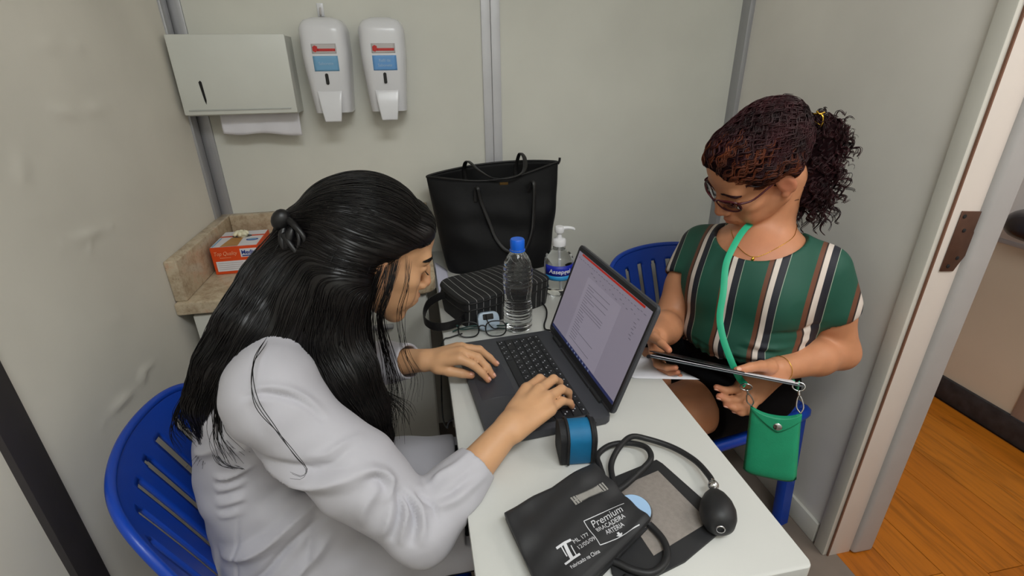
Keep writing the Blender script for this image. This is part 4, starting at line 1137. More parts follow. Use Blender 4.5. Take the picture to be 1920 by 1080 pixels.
class Strands:
    """many thin 3-sided tubes collected into one mesh"""
    def __init__(s): s.P = []; s.F = []; s.n = 0
    def add(s, pts, r0, r1=None, sides=3):
        P = np.asarray(pts, float); n = len(P)
        if r1 is None: r1 = r0*0.3
        T = np.gradient(P, axis=0); T /= np.linalg.norm(T, axis=1)[:, None]+1e-12
        ref = np.array([0.31, 0.77, 0.55]); N = np.cross(T, ref); N /= np.linalg.norm(N, axis=1)[:, None]+1e-9
        B = np.cross(T, N)
        u = np.linspace(0, 1, n); R = (r0*(1-u**3)+r1*u**3)*np.clip(0.25+u*12, 0, 1)
        ring = np.stack([P+R[:, None]*(N*math.cos(2*PI*k/sides)+B*math.sin(2*PI*k/sides)) for k in range(sides)], 1)
        base = s.n+np.arange(n*sides).reshape(n, sides)
        for k in range(sides):
            k2 = (k+1) % sides
            s.F.append(np.stack([base[:-1, k], base[1:, k], base[1:, k2], base[:-1, k2]], 1))
        s.P.append(ring.reshape(-1, 3)); s.n += n*sides
    def build(s, name, material, parent=None):
        return np_mesh(name, np.vstack(s.P), np.vstack(s.F), material, parent)

def cr(pts, n):
    """catmull-rom resample to n points (numpy)"""
    P = np.array([tuple(p) for p in spline_pts([tuple(map(float, q)) for q in pts], 10)])
    d = np.r_[0, np.cumsum(np.linalg.norm(np.diff(P, axis=0), axis=1))]
    u = np.linspace(0, d[-1], n)
    return np.stack([np.interp(u, d, P[:, i]) for i in range(3)], 1)

def skin_material(name, base, red):
    m = bpy.data.materials.new(name); m.use_nodes = True; nt = NT(m); b = nt.n['Principled BSDF']
    at = nt.new('ShaderNodeAttribute', attribute_name='tint')
    tc = nt.new('ShaderNodeTexCoord'); nz = nt.new('ShaderNodeTexNoise'); nz.inputs['Scale'].default_value = 28; nz.inputs['Detail'].default_value = 5
    nt.link(tc.outputs['Object'], nz.inputs['Vector'])
    c = ramp(nt, nz.outputs['Fac'], [(0.3, tuple(v*0.93 for v in base[:3])+(1,)), (0.7, tuple(min(1, v*1.05) for v in base[:3])+(1,))])
    mx = nt.new('ShaderNodeMix', data_type='RGBA'); nt.link(at.outputs['Fac'], mx.inputs['Factor']); nt.link(c, mx.inputs['A']); mx.inputs['B'].default_value = red
    nt.link(mx.outputs['Result'], b.inputs['Base Color'])
    b.inputs['Roughness'].default_value = 0.48; b.inputs['Specular IOR Level'].default_value = 0.4
    b.inputs['Subsurface Weight'].default_value = 0.12; b.inputs['Subsurface Radius'].default_value = (0.010, 0.004, 0.002); b.inputs['Subsurface Scale'].default_value = 0.5
    n2 = nt.new('ShaderNodeTexNoise'); n2.inputs['Scale'].default_value = 260; nt.link(tc.outputs['Object'], n2.inputs['Vector'])
    bp = nt.new('ShaderNodeBump'); bp.inputs['Strength'].default_value = 0.08; bp.inputs['Distance'].default_value = 0.001
    nt.link(n2.outputs['Fac'], bp.inputs['Height']); nt.link(bp.outputs[0], b.inputs['Normal'])
    return m

# ------------------------------------------------ head: local axes x = person's right, y = face forward, z = up
def head_frame(o, yaw, pitch, roll=0.0):
    f = np.array([math.cos(pitch)*math.cos(yaw), math.cos(pitch)*math.sin(yaw), -math.sin(pitch)])
    r = np.array([math.sin(yaw), -math.cos(yaw), 0.0]); u = np.cross(r, f)
    r2 = r*math.cos(roll)+u*math.sin(roll); u2 = -r*math.sin(roll)+u*math.cos(roll)
    return np.array(o, float), np.stack([r2, f, u2], 1)

def add_head(F, o, R, s=1.0, full=1.0):
    P = lambda x, y, z: o+s*(R @ np.array([x, y, z]))
    E = lambda c, r, k, op='add', rot=None: F.ell(P(*c), np.array(r)*s, R if rot is None else R @ rot, k, op)
    E((0, -0.012, 0.045), (0.074, 0.096, 0.083), 0.0)
    E((0, 0.036, -0.006), (0.060, 0.056, 0.088), 0.02)
    E((0, 0.050, 0.060), (0.058, 0.042, 0.045), 0.02)                      # forehead
    for q in (-1, 1):
        F.cone(P(q*0.054, 0.0, -0.038), P(q*0.018, 0.066, -0.086), 0.021*s, 0.018*s, 0.022)   # jaw
        E((q*0.041, 0.056, -0.014), (0.024, 0.026, 0.020), 0.016)          # cheek bone
        E((q*0.034, 0.062, -0.046), (0.022, 0.024, 0.026), 0.016)          # cheek
    E((0, 0.076, -0.091), (0.021, 0.017, 0.016), 0.014)                    # chin
    F.cone(P(-0.040, 0.078, 0.031), P(0.040, 0.078, 0.031), 0.012*s, 0.012*s, 0.014)          # brow ridge
    for q in (-1, 1): E((q*0.032, 0.100, 0.013), (0.019, 0.014, 0.012), 0.010, 'sub')        # eye sockets
    F.chain([P(0, 0.088, 0.026), P(0, 0.101, 0.004), P(0, 0.111, -0.018)], [0.0075*s, 0.0082*s, 0.0100*s], 0.010)  # nose
    E((0, 0.109, -0.022), (0.0118, 0.0102, 0.0088), 0.006)
    for q in (-1, 1):
        E((q*0.0135, 0.101, -0.0255), (0.0075, 0.0100, 0.0075), 0.005)     # nostril wings
        E((q*0.0065, 0.108, -0.0335), (0.0038, 0.0050, 0.0032), 0.002, 'sub')
        E((q*0.032, 0.0790, 0.0125), (0.0150, 0.0125, 0.0118), 0.003)      # lidded eyes
        F.cone(P(q*0.020, 0.0895, 0.0075), P(q*0.0435, 0.0850, 0.0085), 0.0014*s, 0.0014*s, 0.002, 'sub')   # lid line
        F.cone(P(q*0.018, 0.0865, 0.0200), P(q*0.046, 0.0800, 0.0190), 0.0016*s, 0.0016*s, 0.003, 'sub')    # lid crease
    E((0, 0.085, -0.055), (0.030, 0.022, 0.022), 0.014)                    # mouth mound
    F.chain([P(-0.024, 0.0930, -0.0535), P(0, 0.1055, -0.0500), P(0.024, 0.0930, -0.0535)], [0.0026*s, 0.0050*s, 0.0026*s], 0.004)
    F.chain([P(-0.021, 0.0930, -0.0580), P(0, 0.1040, -0.0610), P(0.021, 0.0930, -0.0580)], [0.0026*s, 0.0058*s, 0.0026*s], 0.004)
    F.chain([P(-0.026, 0.0950, -0.0555), P(0, 0.1095, -0.0550), P(0.026, 0.0950, -0.0555)], [0.0012*s]*3, 0.002, 'sub')
    E((0, 0.100, -0.0735), (0.016, 0.008, 0.005), 0.006, 'sub')            # fold above the chin
    for q in (-1, 1):                                                       # ears
        c, sn = math.cos(0.35*q), math.sin(0.35*q)
        rot = np.array([[c, -sn, 0], [sn, c, 0], [0, 0, 1.0]]) @ np.array([[1, 0, 0], [0, math.cos(0.2), math.sin(0.2)], [0, -math.sin(0.2), math.cos(0.2)]])
        E((q*0.079, -0.008, 0.004), (0.0075, 0.0180, 0.0300), 0.004, 'add', rot)
        E((q*0.0885, -0.003, 0.004), (0.0060, 0.0105, 0.0190), 0.004, 'sub', rot)
        E((q*0.0775, 0.001, -0.022), (0.0060, 0.0085, 0.0090), 0.004, 'add', rot)
    return P

def finger(F, pts, r, k=0.004):
    F.chain(pts, r, k)

def hand_tint(P, tips, r=0.011):
    t = np.zeros(len(P))
    for q in tips: t = np.maximum(t, 0.45*gauss(P, q, r))
    return t

def vnormals(P, F):
    n = np.cross(P[F[:, 2]]-P[F[:, 0]], P[F[:, 3]]-P[F[:, 1]])
    N = np.zeros_like(P)
    for k in range(4):
        for c in range(3): N[:, c] += np.bincount(F[:, k], n[:, c], len(P))
    return N/(np.linalg.norm(N, axis=1)[:, None]+1e-12)

def poly_dist(P, line):
    """distance of points to a polyline and the parameter along it (0..1)"""
    best = np.full(len(P), 9.0); tt = np.zeros(len(P)); n = len(line)-1
    for i in range(n):
        a, b = line[i], line[i+1]; d = b-a; L2 = d@d+1e-12
        t = np.clip(((P-a)@d)/L2, 0, 1); q = np.linalg.norm(P-a-t[:, None]*d, axis=1)
        m = q < best; best[m] = q[m]; tt[m] = (i+t[m])/n
    return best, tt

def fold_disp(P, N, folds, seed=1):
    """folds: (points, half width, height); positive = ridge, negative = crease. crisp crest, fading at both ends"""
    out = np.zeros(len(P))
    for pts, w_, h_ in folds:
        line = cr([P[((P-np.array(q))**2).sum(1).argmin()] for q in pts], 4*len(pts)) if len(P) > 50 else cr(pts, 4*len(pts)); lo = line.min(0)-w_*1.2; hi = line.max(0)+w_*1.2
        m = ((P > lo) & (P < hi)).all(1)
        if not m.any(): continue
        d, t = poly_dist(P[m], line)
        prof = np.clip(1-d/w_, 0, 1); prof = prof*prof*(1.6-0.6*prof)
        fade = np.sin(PI*np.clip(0.06+0.88*t, 0, 1))**0.7
        out[m] += h_*prof*fade
    return P+N*out[:, None]

def trace_hair(F, seeds, guides, steps=26, step=0.005, sigma=0.035, lift=0.0016, seed=3, wave=0.0, wfreq=60.0, jitter=0.25):
    """grow strands over the zero level of field F from seed points along the direction of nearby guide curves"""
    rs = np.random.RandomState(seed)
    GP, GT = [], []
    for g in guides:
        c = cr(g, 24); t = np.gradient(c, axis=0); t /= np.linalg.norm(t, axis=1)[:, None]; GP.append(c); GT.append(t)
    GP = np.vstack(GP); GT = np.vstack(GT)
    D = F.D; h = F.h; shp = np.array(D.shape)
    def samp(p):
        q = (p-F.lo)/h; q = np.clip(q, 0, shp-1.001); i = q.astype(int); f = q-i
        v = 0
        for a in (0, 1):
            for b in (0, 1):
                for c in (0, 1):
                    wgt = np.abs(1-a-f[:, 0])*np.abs(1-b-f[:, 1])*np.abs(1-c-f[:, 2])
                    v = v+wgt*D[i[:, 0]+a, i[:, 1]+b, i[:, 2]+c]
        return v
    def grad(p):
        e = h*1.0; g = np.stack([samp(p+e*np.eye(3)[k])-samp(p-e*np.eye(3)[k]) for k in range(3)], 1)
        return g/(np.linalg.norm(g, axis=1)[:, None]+1e-9)
    p = np.array(seeds, float); n = len(p)
    off = lift*rs.rand(n); ph = rs.rand(n)*6.28; fr_ = wfreq*(0.7+0.6*rs.rand(n))
    bias = rs.randn(n, 3)*jitter
    path = []
    for k in range(steps):
        g = grad(p); v = samp(p)
        p = p-g*(v-(-0.0004+off*min(1, 0.2+k/6)))[:, None]
        path.append(p.copy())
        d2 = ((p[:, None, :]-GP[None])**2).sum(2); w_ = np.exp(-(d2-d2.min(1)[:, None])/(sigma*sigma))
        t = w_@GT; t /= np.linalg.norm(t, axis=1)[:, None]+1e-9
        t = t+bias*0.5
        if wave > 0:
            b = np.cross(t, g); t = t+b*(wave*np.sin(fr_*k*step+ph))[:, None]
        t = t-g*(t*g).sum(1)[:, None]; t /= np.linalg.norm(t, axis=1)[:, None]+1e-9
        p = p+t*step
    return np.stack(path, 1)

# ================================================================== PERSON 1: woman in a white coat, typing
DEG = PI/180
M_skin1 = skin_material('warm_light_brown_skin', srgb(206, 158, 118), srgb(200, 112, 92))
M_coat = mat('white_twill_coat', srgb(184, 182, 189), rough=0.78, var=0.02, vscale=10, bump=0.10, bscale=700, sheen=0.1, bdist=0.0006)
M_trouser = mat('black_trouser_cloth', srgb(16, 16, 20), rough=0.8, var=0.1)
M_shoe = mat('black_shoe_leather', srgb(20, 19, 20), rough=0.4, var=0.1)
def hair_material(name, dark, light, rough=0.38):
    m = bpy.data.materials.new(name); m.use_nodes = True; nt = NT(m); b = nt.n['Principled BSDF']
    tc = nt.new('ShaderNodeTexCoord'); nz = nt.new('ShaderNodeTexNoise'); nz.inputs['Scale'].default_value = 24; nz.inputs['Detail'].default_value = 6
    nt.link(tc.outputs['Object'], nz.inputs['Vector'])
    nt.link(ramp(nt, nz.outputs['Fac'], [(0.3, dark), (0.75, light)]), b.inputs['Base Color'])
    b.inputs['Roughness'].default_value = rough; b.inputs['Specular IOR Level'].default_value = 0.32
    return m
M_hair1 = hair_material('black_hair', srgb(9, 8, 9), srgb(20, 16, 16), 0.36)

doc = thing('person', 'woman in a white coat with long dark hair typing on the laptop', 'person', (0, 0, 0))
ho, hR = head_frame((-0.088, 0.830, 1.050), 15*DEG, 25*DEG)
W_R, E_R, S_R = np.array((0.1184, 0.646, 0.806)), np.array((-0.038, 0.538, 0.728)), np.array((-0.228, 0.632, 0.918))
W_L, E_L, S_L = np.array((-0.016, 0.877, 0.803)), np.array((-0.170, 1.000, 0.735)), np.array((-0.225, 0.955, 0.925))
RH = dict(i=[(0.160, 0.722, 0.816), (0.1925, 0.7535, 0.812), (0.2060, 0.7660, 0.795), (0.2085, 0.7690, 0.7775)],
          m=[(0.1800, 0.7080, 0.821), (0.2150, 0.7410, 0.816), (0.2305, 0.7560, 0.797), (0.2335, 0.7590, 0.7775)],
          r=[(0.1880, 0.6870, 0.818), (0.2225, 0.7140, 0.812), (0.2395, 0.7260, 0.794), (0.2425, 0.7290, 0.7775)],
          p=[(0.1890, 0.6670, 0.808), (0.2185, 0.6930, 0.802), (0.2360, 0.7030, 0.788), (0.2410, 0.7060, 0.7770)],
          t=[(0.128, 0.680, 0.800), (0.154, 0.722, 0.790), (0.176, 0.764, 0.783), (0.188, 0.788, 0.777)])
LHd = dict(i=[(0.0510, 0.8440, 0.818), (0.0760, 0.8320, 0.809), (0.0930, 0.8260, 0.791), (0.1035, 0.8210, 0.7760)],
           m=[(0.0560, 0.8640, 0.821), (0.0880, 0.8490, 0.813), (0.1050, 0.8390, 0.794), (0.1150, 0.8330, 0.7760)],
           r=[(0.0590, 0.8850, 0.818), (0.0960, 0.8850, 0.809), (0.1160, 0.8800, 0.790), (0.1290, 0.8740, 0.7760)],
           p=[(0.0520, 0.9040, 0.808), (0.0820, 0.9100, 0.800), (0.1000, 0.9080, 0.787), (0.1120, 0.9030, 0.7755)],
           t=[(0.0080, 0.8560, 0.798), (0.0300, 0.8480, 0.790), (0.0540, 0.8430, 0.784), (0.0730, 0.8410, 0.778)])
RAD = dict(i=[0.0098, 0.0086, 0.0074, 0.0064], m=[0.0100, 0.0088, 0.0076, 0.0065], r=[0.0096, 0.0083, 0.0072, 0.0062], p=[0.0086, 0.0073, 0.0063, 0.0056], t=[0.0135, 0.0110, 0.0092, 0.0076])
def add_hand(F, H, W, s=1.0):
    W = np.array(W)
    for f_, rw in (('i', 0.0145), ('m', 0.0150), ('r', 0.0142), ('p', 0.0128)):
        a = np.array(H[f_][0]); b = np.array(H['m'][0])
        root = W+0.45*(a-b)
        F.cone(root, a, rw*s, 0.0118*s, 0.010)
    for f_ in 'imrpt':
        F.chain(H[f_], [v*s for v in RAD[f_]], 0.0035)
    F.cone(np.array(H['t'][0]), 0.5*(W+np.array(H['i'][0])), 0.0125*s, 0.011*s, 0.012)
    return [H[f_][-1] for f_ in 'imrpt']

F = Field((-0.42, 0.50, 0.50), (0.262, 1.06, 1.20), 0.0029)
add_head(F, ho, hR, 0.98)
HP = lambda x, y, z: ho+0.98*(hR @ np.array([x, y, z]))
F.cone(HP(0, -0.030, -0.045), (-0.215, 0.805, 0.975), 0.052, 0.058, 0.025)
F.cone((-0.225, 0.66, 0.940), (-0.225, 0.93, 0.940), 0.045, 0.045, 0.03)
F.ell((-0.27, 0.79, 0.84), (0.085, 0.125, 0.14), None, 0.04); F.ell((-0.31, 0.785, 0.62), (0.085, 0.13, 0.12), None, 0.04)
for S_, E_, W_ in ((S_R, E_R, W_R), (S_L, E_L, W_L)):
    F.cone(S_, E_, 0.042, 0.036, 0.02)
    mid = E_*0.55+W_*0.45
    F.cone(E_, mid, 0.034, 0.031, 0.015); F.cone(mid, W_, 0.031, 0.0225, 0.015)
tips = add_hand(F, RH, W_R)+add_hand(F, LHd, W_L)
P, Q = F.mesh(); P = relax(P, Q, 1, 0.4)
tint = hand_tint(P, tips)
tint = np.maximum(tint, 0.75*gauss(P, HP(0, 0.104, -0.056), 0.016)); tint = np.maximum(tint, 0.35*gauss(P, HP(0, 0.118, -0.022), 0.015))
for q in (-1, 1): tint = np.maximum(tint, 0.25*gauss(P, HP(q*0.08, -0.006, 0.0), 0.03))
np_mesh('body', P, Q, M_skin1, doc, {'tint': tint})
from mathutils.bvhtree import BVHTree
BODY_BVH = BVHTree.FromPolygons([Vector(p) for p in P], Q.tolist())
def bsnap(p, off):
    c, n, _, _ = BODY_BVH.find_nearest(V3(p)); return np.array(c+n*off)
# fingernails
M_nail = mat('natural_nail', srgb(226, 170, 148), rough=0.25, var=0.02)
for H_ in (RH, LHd):
    for f_ in 'imrpt':
        a = np.array(H_[f_][2]); b = np.array(H_[f_][3]); d = (b-a)/np.linalg.norm(b-a)
        upn = np.array((0, 0, 1.0)) if f_ != 't' else np.array((0.0, -0.35, 0.9))
        n_ = upn-d*(upn@d); n_ /= np.linalg.norm(n_)
        rr = RAD[f_][3]
        c = b+n_*rr*0.80-d*0.001
        MB().sphere((0, 0, 0), (rr*0.62, rr*0.85, rr*0.30), 12, M=frame(c, np.cross(d, n_), d)).build('fingernail', M_nail, doc, smooth=180)
# brows and lashes
def brow(HPf, q, m, parent, pts, n=90, r=0.00055, L=0.011, seed=1, name='eyebrow', rise=0.45):
    rs = np.random.RandomState(seed); S = Strands(); path = cr([HPf(q*x, y, z) for x, y, z in pts], 40)
    up_ = HPf(0, 0, 1)-HPf(0, 0, 0); out = HPf(0, 1, 0)-HPf(0, 0, 0)
    for i in range(n):
        u = rs.rand()*38; k = int(u); a = path[k]+(path[k+1]-path[k])*(u-k); t_ = path[min(k+1, 39)]-path[k]; t_ = t_/np.linalg.norm(t_)
        a = a+up_*(rs.rand()-0.5)*0.006
        S.add([bsnap(a, 0.0003), bsnap(a+t_*L*0.5+up_*L*0.5*rise, 0.0012), bsnap(a+t_*L+up_*L*0.2*rise, 0.0008)], r, r*0.3)
    return S.build(name, m, parent)
BR = [(0.012, 0.0965, 0.029), (0.028, 0.0955, 0.0345), (0.042, 0.0885, 0.0345), (0.053, 0.0775, 0.029)]
LS = [(0.020, 0.0905, 0.0065), (0.032, 0.0930, 0.0050), (0.0455, 0.0870, 0.0080)]
for q in (-1, 1):
    brow(HP, q, M_hair1, doc, BR, 140, 0.0007, 0.011, 3)
    S = Strands(); path = cr([HP(q*x, y, z) for x, y, z in LS], 26); fw = HP(0, 1, 0)-HP(0, 0, 0); dn = HP(0, 0, -1)-HP(0, 0, 0)
    for a in path: S.add([a, a+fw*0.004+dn*0.003, a+fw*0.007+dn*0.003], 0.0005, 0.0001)
    S.build('eyelash', M_hair1, doc)

# ------------------------------------------------ white coat
F = Field((-0.47, 0.44, 0.42), (0.17, 1.08, 1.06), 0.0036)
F.cone((-0.26, 0.695, 0.535), (0.17, 0.690, 0.520), 0.096, 0.080, 0.0)
F.cone((-0.26, 0.855, 0.535), (0.17, 0.830, 0.520), 0.096, 0.080, 0.03)
F.rbox((-0.06, 0.765, 0.570), (0.23, 0.10, 0.035), 0.03, None, 0.03)
F.rbox((0.02, 0.785, 0.390), (0.17, 0.30, 0.130), 0.004, None, 0.004, 'sub')
Ry = lambda a: np.array([[math.cos(a), 0, math.sin(a)], [0, 1, 0], [-math.sin(a), 0, math.cos(a)]])
F.ell((-0.312, 0.785, 0.540), (0.120, 0.172, 0.140), None, 0.03)
F.ell((-0.322, 0.785, 0.690), (0.105, 0.150, 0.150), Ry(0.05), 0.05)
F.ell((-0.280, 0.790, 0.850), (0.112, 0.160, 0.150), Ry(0.28), 0.05)
F.cone((-0.230, 0.665, 0.935), (-0.230, 0.925, 0.935), 0.056, 0.056, 0.04)
F.ell((-0.262, 0.79, 0.930), (0.080, 0.120, 0.070), None, 0.04)
F.cone((-0.222, 0.800, 0.965), (-0.205, 0.803, 0.992), 0.072, 0.066, 0.02)      # collar
# coat side panel falling over the near hip
F.ell((-0.24, 0.655, 0.56), (0.12, 0.045, 0.15), None, 0.03)
def sleeve(S_, E_, W_, tc, r0, re, rc, seed):
    C_ = E_+(W_-E_)*tc
    F.chain([S_, S_*0.45+E_*0.55, E_], [r0, r0*0.99, re], 0.03)
    F.ell(S_+np.array((0.0, 0, 0.002)), (r0*1.04, r0*1.0, r0*1.02), None, 0.03)
    F.chain([E_, E_*0.5+C_*0.5, C_], [re, (re+rc)*0.5+0.003, rc], 0.012)
    return C_
cR = sleeve(S_R, E_R, W_R+np.array((0, 0, 0.006)), 0.60, 0.0575, 0.0500, 0.0350, 1)
cL = sleeve(S_L, E_L, W_L, 0.80, 0.057, 0.050, 0.037, 2)
# cuffs: cut square, hollow
for (E_, W_, C_, rc) in ((E_R, W_R+np.array((0, 0, 0.006)), cR, 0.0350), (E_L, W_L, cL, 0.037)):
    d = (W_-E_)/np.linalg.norm(W_-E_); x = np.cross(d, (0, 0, 1.0)); x /= np.linalg.norm(x); R_ = np.stack([x, np.cross(d, x), d], 1)
    F.rbox(C_+d*0.060, (0.07, 0.07, 0.060), 0.002, R_, 0.002, 'sub')
    F.cone(C_-d*0.05, C_+d*0.02, rc-0.006, rc-0.0055, 0.002, 'sub')
F.rbox((0.33, 0.70, 0.66), (0.302, 0.36, 0.0905), 0.002, None, 0.002, 'sub')     # sleeve rests on the table top instead of sinking in
P, Q = F.mesh()
P = relax(P, Q, 2, 0.5); N = vnormals(P, Q)
FOLDS = [
    ([(-0.24, 0.573, 0.981), (-0.218, 0.577, 0.984), (-0.191, 0.578, 0.98), (-0.164, 0.584, 0.959), (-0.143, 0.58, 0.935)], 0.012, 0.006),
    ([(-0.245, 0.568, 0.974), (-0.218, 0.570, 0.974), (-0.191, 0.570, 0.968), (-0.164, 0.576, 0.948), (-0.146, 0.572, 0.925)], 0.009, -0.006),
    ([(-0.242, 0.563, 0.969), (-0.226, 0.563, 0.97), (-0.213, 0.561, 0.964)], 0.010, 0.004),
    ([(-0.291, 0.632, 0.839), (-0.268, 0.60, 0.83), (-0.235, 0.555, 0.835), (-0.176, 0.525, 0.848), (-0.138, 0.514, 0.857), (-0.093, 0.522, 0.86)], 0.022, 0.016),
    ([(-0.250, 0.59, 0.850), (-0.215, 0.545, 0.862), (-0.170, 0.530, 0.866), (-0.120, 0.525, 0.874)], 0.014, -0.008),
    ([(-0.174, 0.537, 0.886), (-0.15, 0.535, 0.891), (-0.123, 0.548, 0.899), (-0.10, 0.57, 0.90)], 0.013, 0.006),
    ([(-0.168, 0.53, 0.874), (-0.145, 0.53, 0.88), (-0.118, 0.542, 0.888)], 0.009, -0.004),
    ([(-0.348, 0.637, 0.78), (-0.322, 0.627, 0.781), (-0.284, 0.622, 0.797)], 0.011, 0.008),
    ([(-0.35, 0.637, 0.755), (-0.302, 0.635, 0.766)], 0.010, 0.007),
    ([(-0.35, 0.644, 0.729), (-0.310, 0.64, 0.740)], 0.010, 0.006),
    ([(-0.35, 0.640, 0.706), (-0.316, 0.633, 0.713)], 0.010, 0.005),
    ([(-0.35, 0.64, 0.767), (-0.30, 0.63, 0.780)], 0.008, -0.006),
    ([(-0.35, 0.64, 0.742), (-0.305, 0.64, 0.752)], 0.008, -0.006),
    ([(-0.35, 0.64, 0.717), (-0.31, 0.64, 0.727)], 0.008, -0.005),
    ([(-0.365, 0.645, 0.620), (-0.332, 0.618, 0.635), (-0.292, 0.602, 0.656), (-0.239, 0.603, 0.70), (-0.195, 0.632, 0.72)], 0.024, 0.018),
    ([(-0.33, 0.63, 0.575), (-0.301, 0.619, 0.598), (-0.244, 0.618, 0.651), (-0.201, 0.63, 0.68)], 0.012, -0.010),
    ([(-0.29, 0.61, 0.560), (-0.24, 0.605, 0.60), (-0.19, 0.610, 0.65)], 0.020, 0.012),
    ([(-0.318, 0.637, 0.73), (-0.332, 0.631, 0.663), (-0.346, 0.625, 0.596), (-0.35, 0.62, 0.53)], 0.006, -0.003),
    ([(-0.202, 0.605, 0.714), (-0.223, 0.621, 0.648), (-0.229, 0.596, 0.60)], 0.018, -0.008),
    ([(-0.105, 0.522, 0.866), (-0.082, 0.526, 0.864), (-0.064, 0.526, 0.852), (-0.057, 0.518, 0.836), (-0.068, 0.505, 0.822)], 0.014, 0.011),
    ([(-0.095, 0.520, 0.850), (-0.076, 0.520, 0.846), (-0.068, 0.512, 0.834)], 0.012, -0.009),
    ([(-0.055, 0.520, 0.835), (-0.054, 0.51, 0.819), (-0.065, 0.5, 0.793), (-0.084, 0.481, 0.765)], 0.010, -0.011),
    ([(-0.068, 0.507, 0.815), (-0.078, 0.497, 0.792), (-0.095, 0.484, 0.770)], 0.013, 0.009),
    ([(-0.050, 0.517, 0.828), (-0.047, 0.506, 0.808), (-0.054, 0.494, 0.786), (-0.068, 0.482, 0.760)], 0.009, 0.009),
    ([(-0.044, 0.519, 0.830), (-0.036, 0.506, 0.812), (-0.039, 0.495, 0.792), (-0.052, 0.484, 0.760)], 0.009, -0.011),
    ([(-0.032, 0.522, 0.826), (-0.026, 0.508, 0.806), (-0.028, 0.497, 0.784), (-0.036, 0.486, 0.758)], 0.011, 0.009),
    ([(-0.018, 0.525, 0.822), (-0.012, 0.512, 0.805), (-0.012, 0.502, 0.780)], 0.009, -0.007),
    ([(-0.022, 0.513, 0.795), (0.008, 0.519, 0.79), (0.044, 0.542, 0.79), (0.066, 0.560, 0.785)], 0.013, 0.007),
    ([(-0.010, 0.520, 0.806), (0.014, 0.530, 0.803), (0.042, 0.552, 0.803)], 0.010, -0.005),
    ([(-0.083, 0.513, 0.838), (-0.103, 0.502, 0.821), (-0.117, 0.507, 0.783)], 0.016, 0.008),
    ([(-0.026, 0.537, 0.818), (-0.015, 0.56, 0.816), (0.014, 0.572, 0.817), (0.040, 0.590, 0.815)], 0.012, 0.006),
    ([(-0.30, 0.64, 0.86), (-0.33, 0.66, 0.83), (-0.37, 0.69, 0.80)], 0.016, 0.008),
    ([(-0.06, 0.66, 0.60), (0.0, 0.72, 0.60), (0.06, 0.80, 0.595)], 0.020, 0.006),
    ([(-0.227, 0.553, 0.954), (-0.22, 0.55, 0.941), (-0.227, 0.558, 0.913)], 0.012, -0.003),
]
P = fold_disp(P, N, FOLDS)
nz = 0.0008*np.sin(P[:, 0]*75+P[:, 2]*50+2*np.sin(P[:, 1]*30))+0.0007*np.sin(P[:, 2]*110-P[:, 0]*45+P[:, 1]*50)
P = P+N*nz[:, None]
np_mesh('white_coat', P, Q, M_coat, doc)
# stitched cuff and side seams
# trousers and shoes
F = Field((-0.42, 0.56, 0.02), (0.25, 1.02, 0.62), 0.008)
for yy, ky in ((0.690, 0.690), (0.850, 0.830)):
    F.chain([(-0.29, yy, 0.535), (-0.10, yy*0.5+ky*0.5, 0.53), (0.130, ky, 0.515)], [0.084, 0.076, 0.062], 0.02)
    F.chain([(0.130, ky, 0.510), (0.125, ky, 0.30), (0.095, ky, 0.07)], [0.062, 0.056, 0.044], 0.02)
F.ell((-0.31, 0.785, 0.55), (0.11, 0.160, 0.105), None, 0.03)
P, Q = F.mesh(); np_mesh('trousers', relax(P, Q, 2), Q, M_trouser, doc)
for ky in (0.690, 0.830):
    F = Field((0.02, ky-0.07, 0.0), (0.32, ky+0.07, 0.13), 0.004)
    F.chain([(0.075, ky, 0.035), (0.20, ky, 0.032), (0.265, ky, 0.026)], [0.034, 0.036, 0.025], 0.02); F.cone((0.09, ky, 0.03), (0.095, ky, 0.095), 0.036, 0.040, 0.02)
    F.rbox((0.16, ky, -0.04), (0.3, 0.2, 0.042), 0.001, None, 0.002, 'sub')
    P, Q = F.mesh(); np_mesh('shoe', relax(P, Q, 1), Q, M_shoe, doc)

# ------------------------------------------------ hair
F = Field((-0.44, 0.60, 0.70), (0.05, 0.98, 1.235), 0.0040)
F.ell(HP(0, -0.022, 0.050), (0.083, 0.100, 0.088), hR, 0.0)                # cap
F.ell(HP(0, -0.078, 0.036), (0.070, 0.056, 0.064), hR, 0.02)               # volume at the back
F.ell(HP(0.004, -0.128, 0.016), (0.030, 0.026, 0.030), hR, 0.02)
F.cone(HP(0.050, 0.040, 0.056), HP(0.072, -0.02, 0.030), 0.020, 0.020, 0.015); F.cone(HP(-0.050, 0.040, 0.056), HP(-0.072, -0.02, 0.030), 0.020, 0.020, 0.015)
F.cone(HP(-0.030, 0.058, 0.086), HP(0.042, 0.060, 0.074), 0.020, 0.020, 0.015)
F.cone(HP(-0.022, 0.056, 0.097), HP(0.028, 0.058, 0.090), 0.0185, 0.0185, 0.014)
FRONT = [HP(0.056, -0.050, 0.015), HP(0.072, -0.058, -0.035), (-0.158, 0.728, 0.962), (-0.138, 0.700, 0.905), (-0.120, 0.688, 0.845), (-0.106, 0.684, 0.785), (-0.098, 0.682, 0.730)]
FRAD = [0.042, 0.048, 0.050, 0.048, 0.040, 0.026, 0.006]
BACK = [HP(0.010, -0.118, 0.0), (-0.232, 0.765, 1.040), (-0.268, 0.715, 0.996), (-0.302, 0.690, 0.952), (-0.334, 0.680, 0.900), (-0.350, 0.676, 0.835)]
BRAD = [0.036, 0.046, 0.042, 0.036, 0.027, 0.006]
MIDB = [HP(0.045, -0.085, -0.008), (-0.195, 0.742, 1.012), (-0.215, 0.705, 0.980)]
F.chain([tuple(p) for p in FRONT], FRAD, 0.018); F.chain([tuple(p) for p in BACK], BRAD, 0.018)
F.chain([tuple(p) for p in MIDB], [0.044, 0.046, 0.022], 0.018)
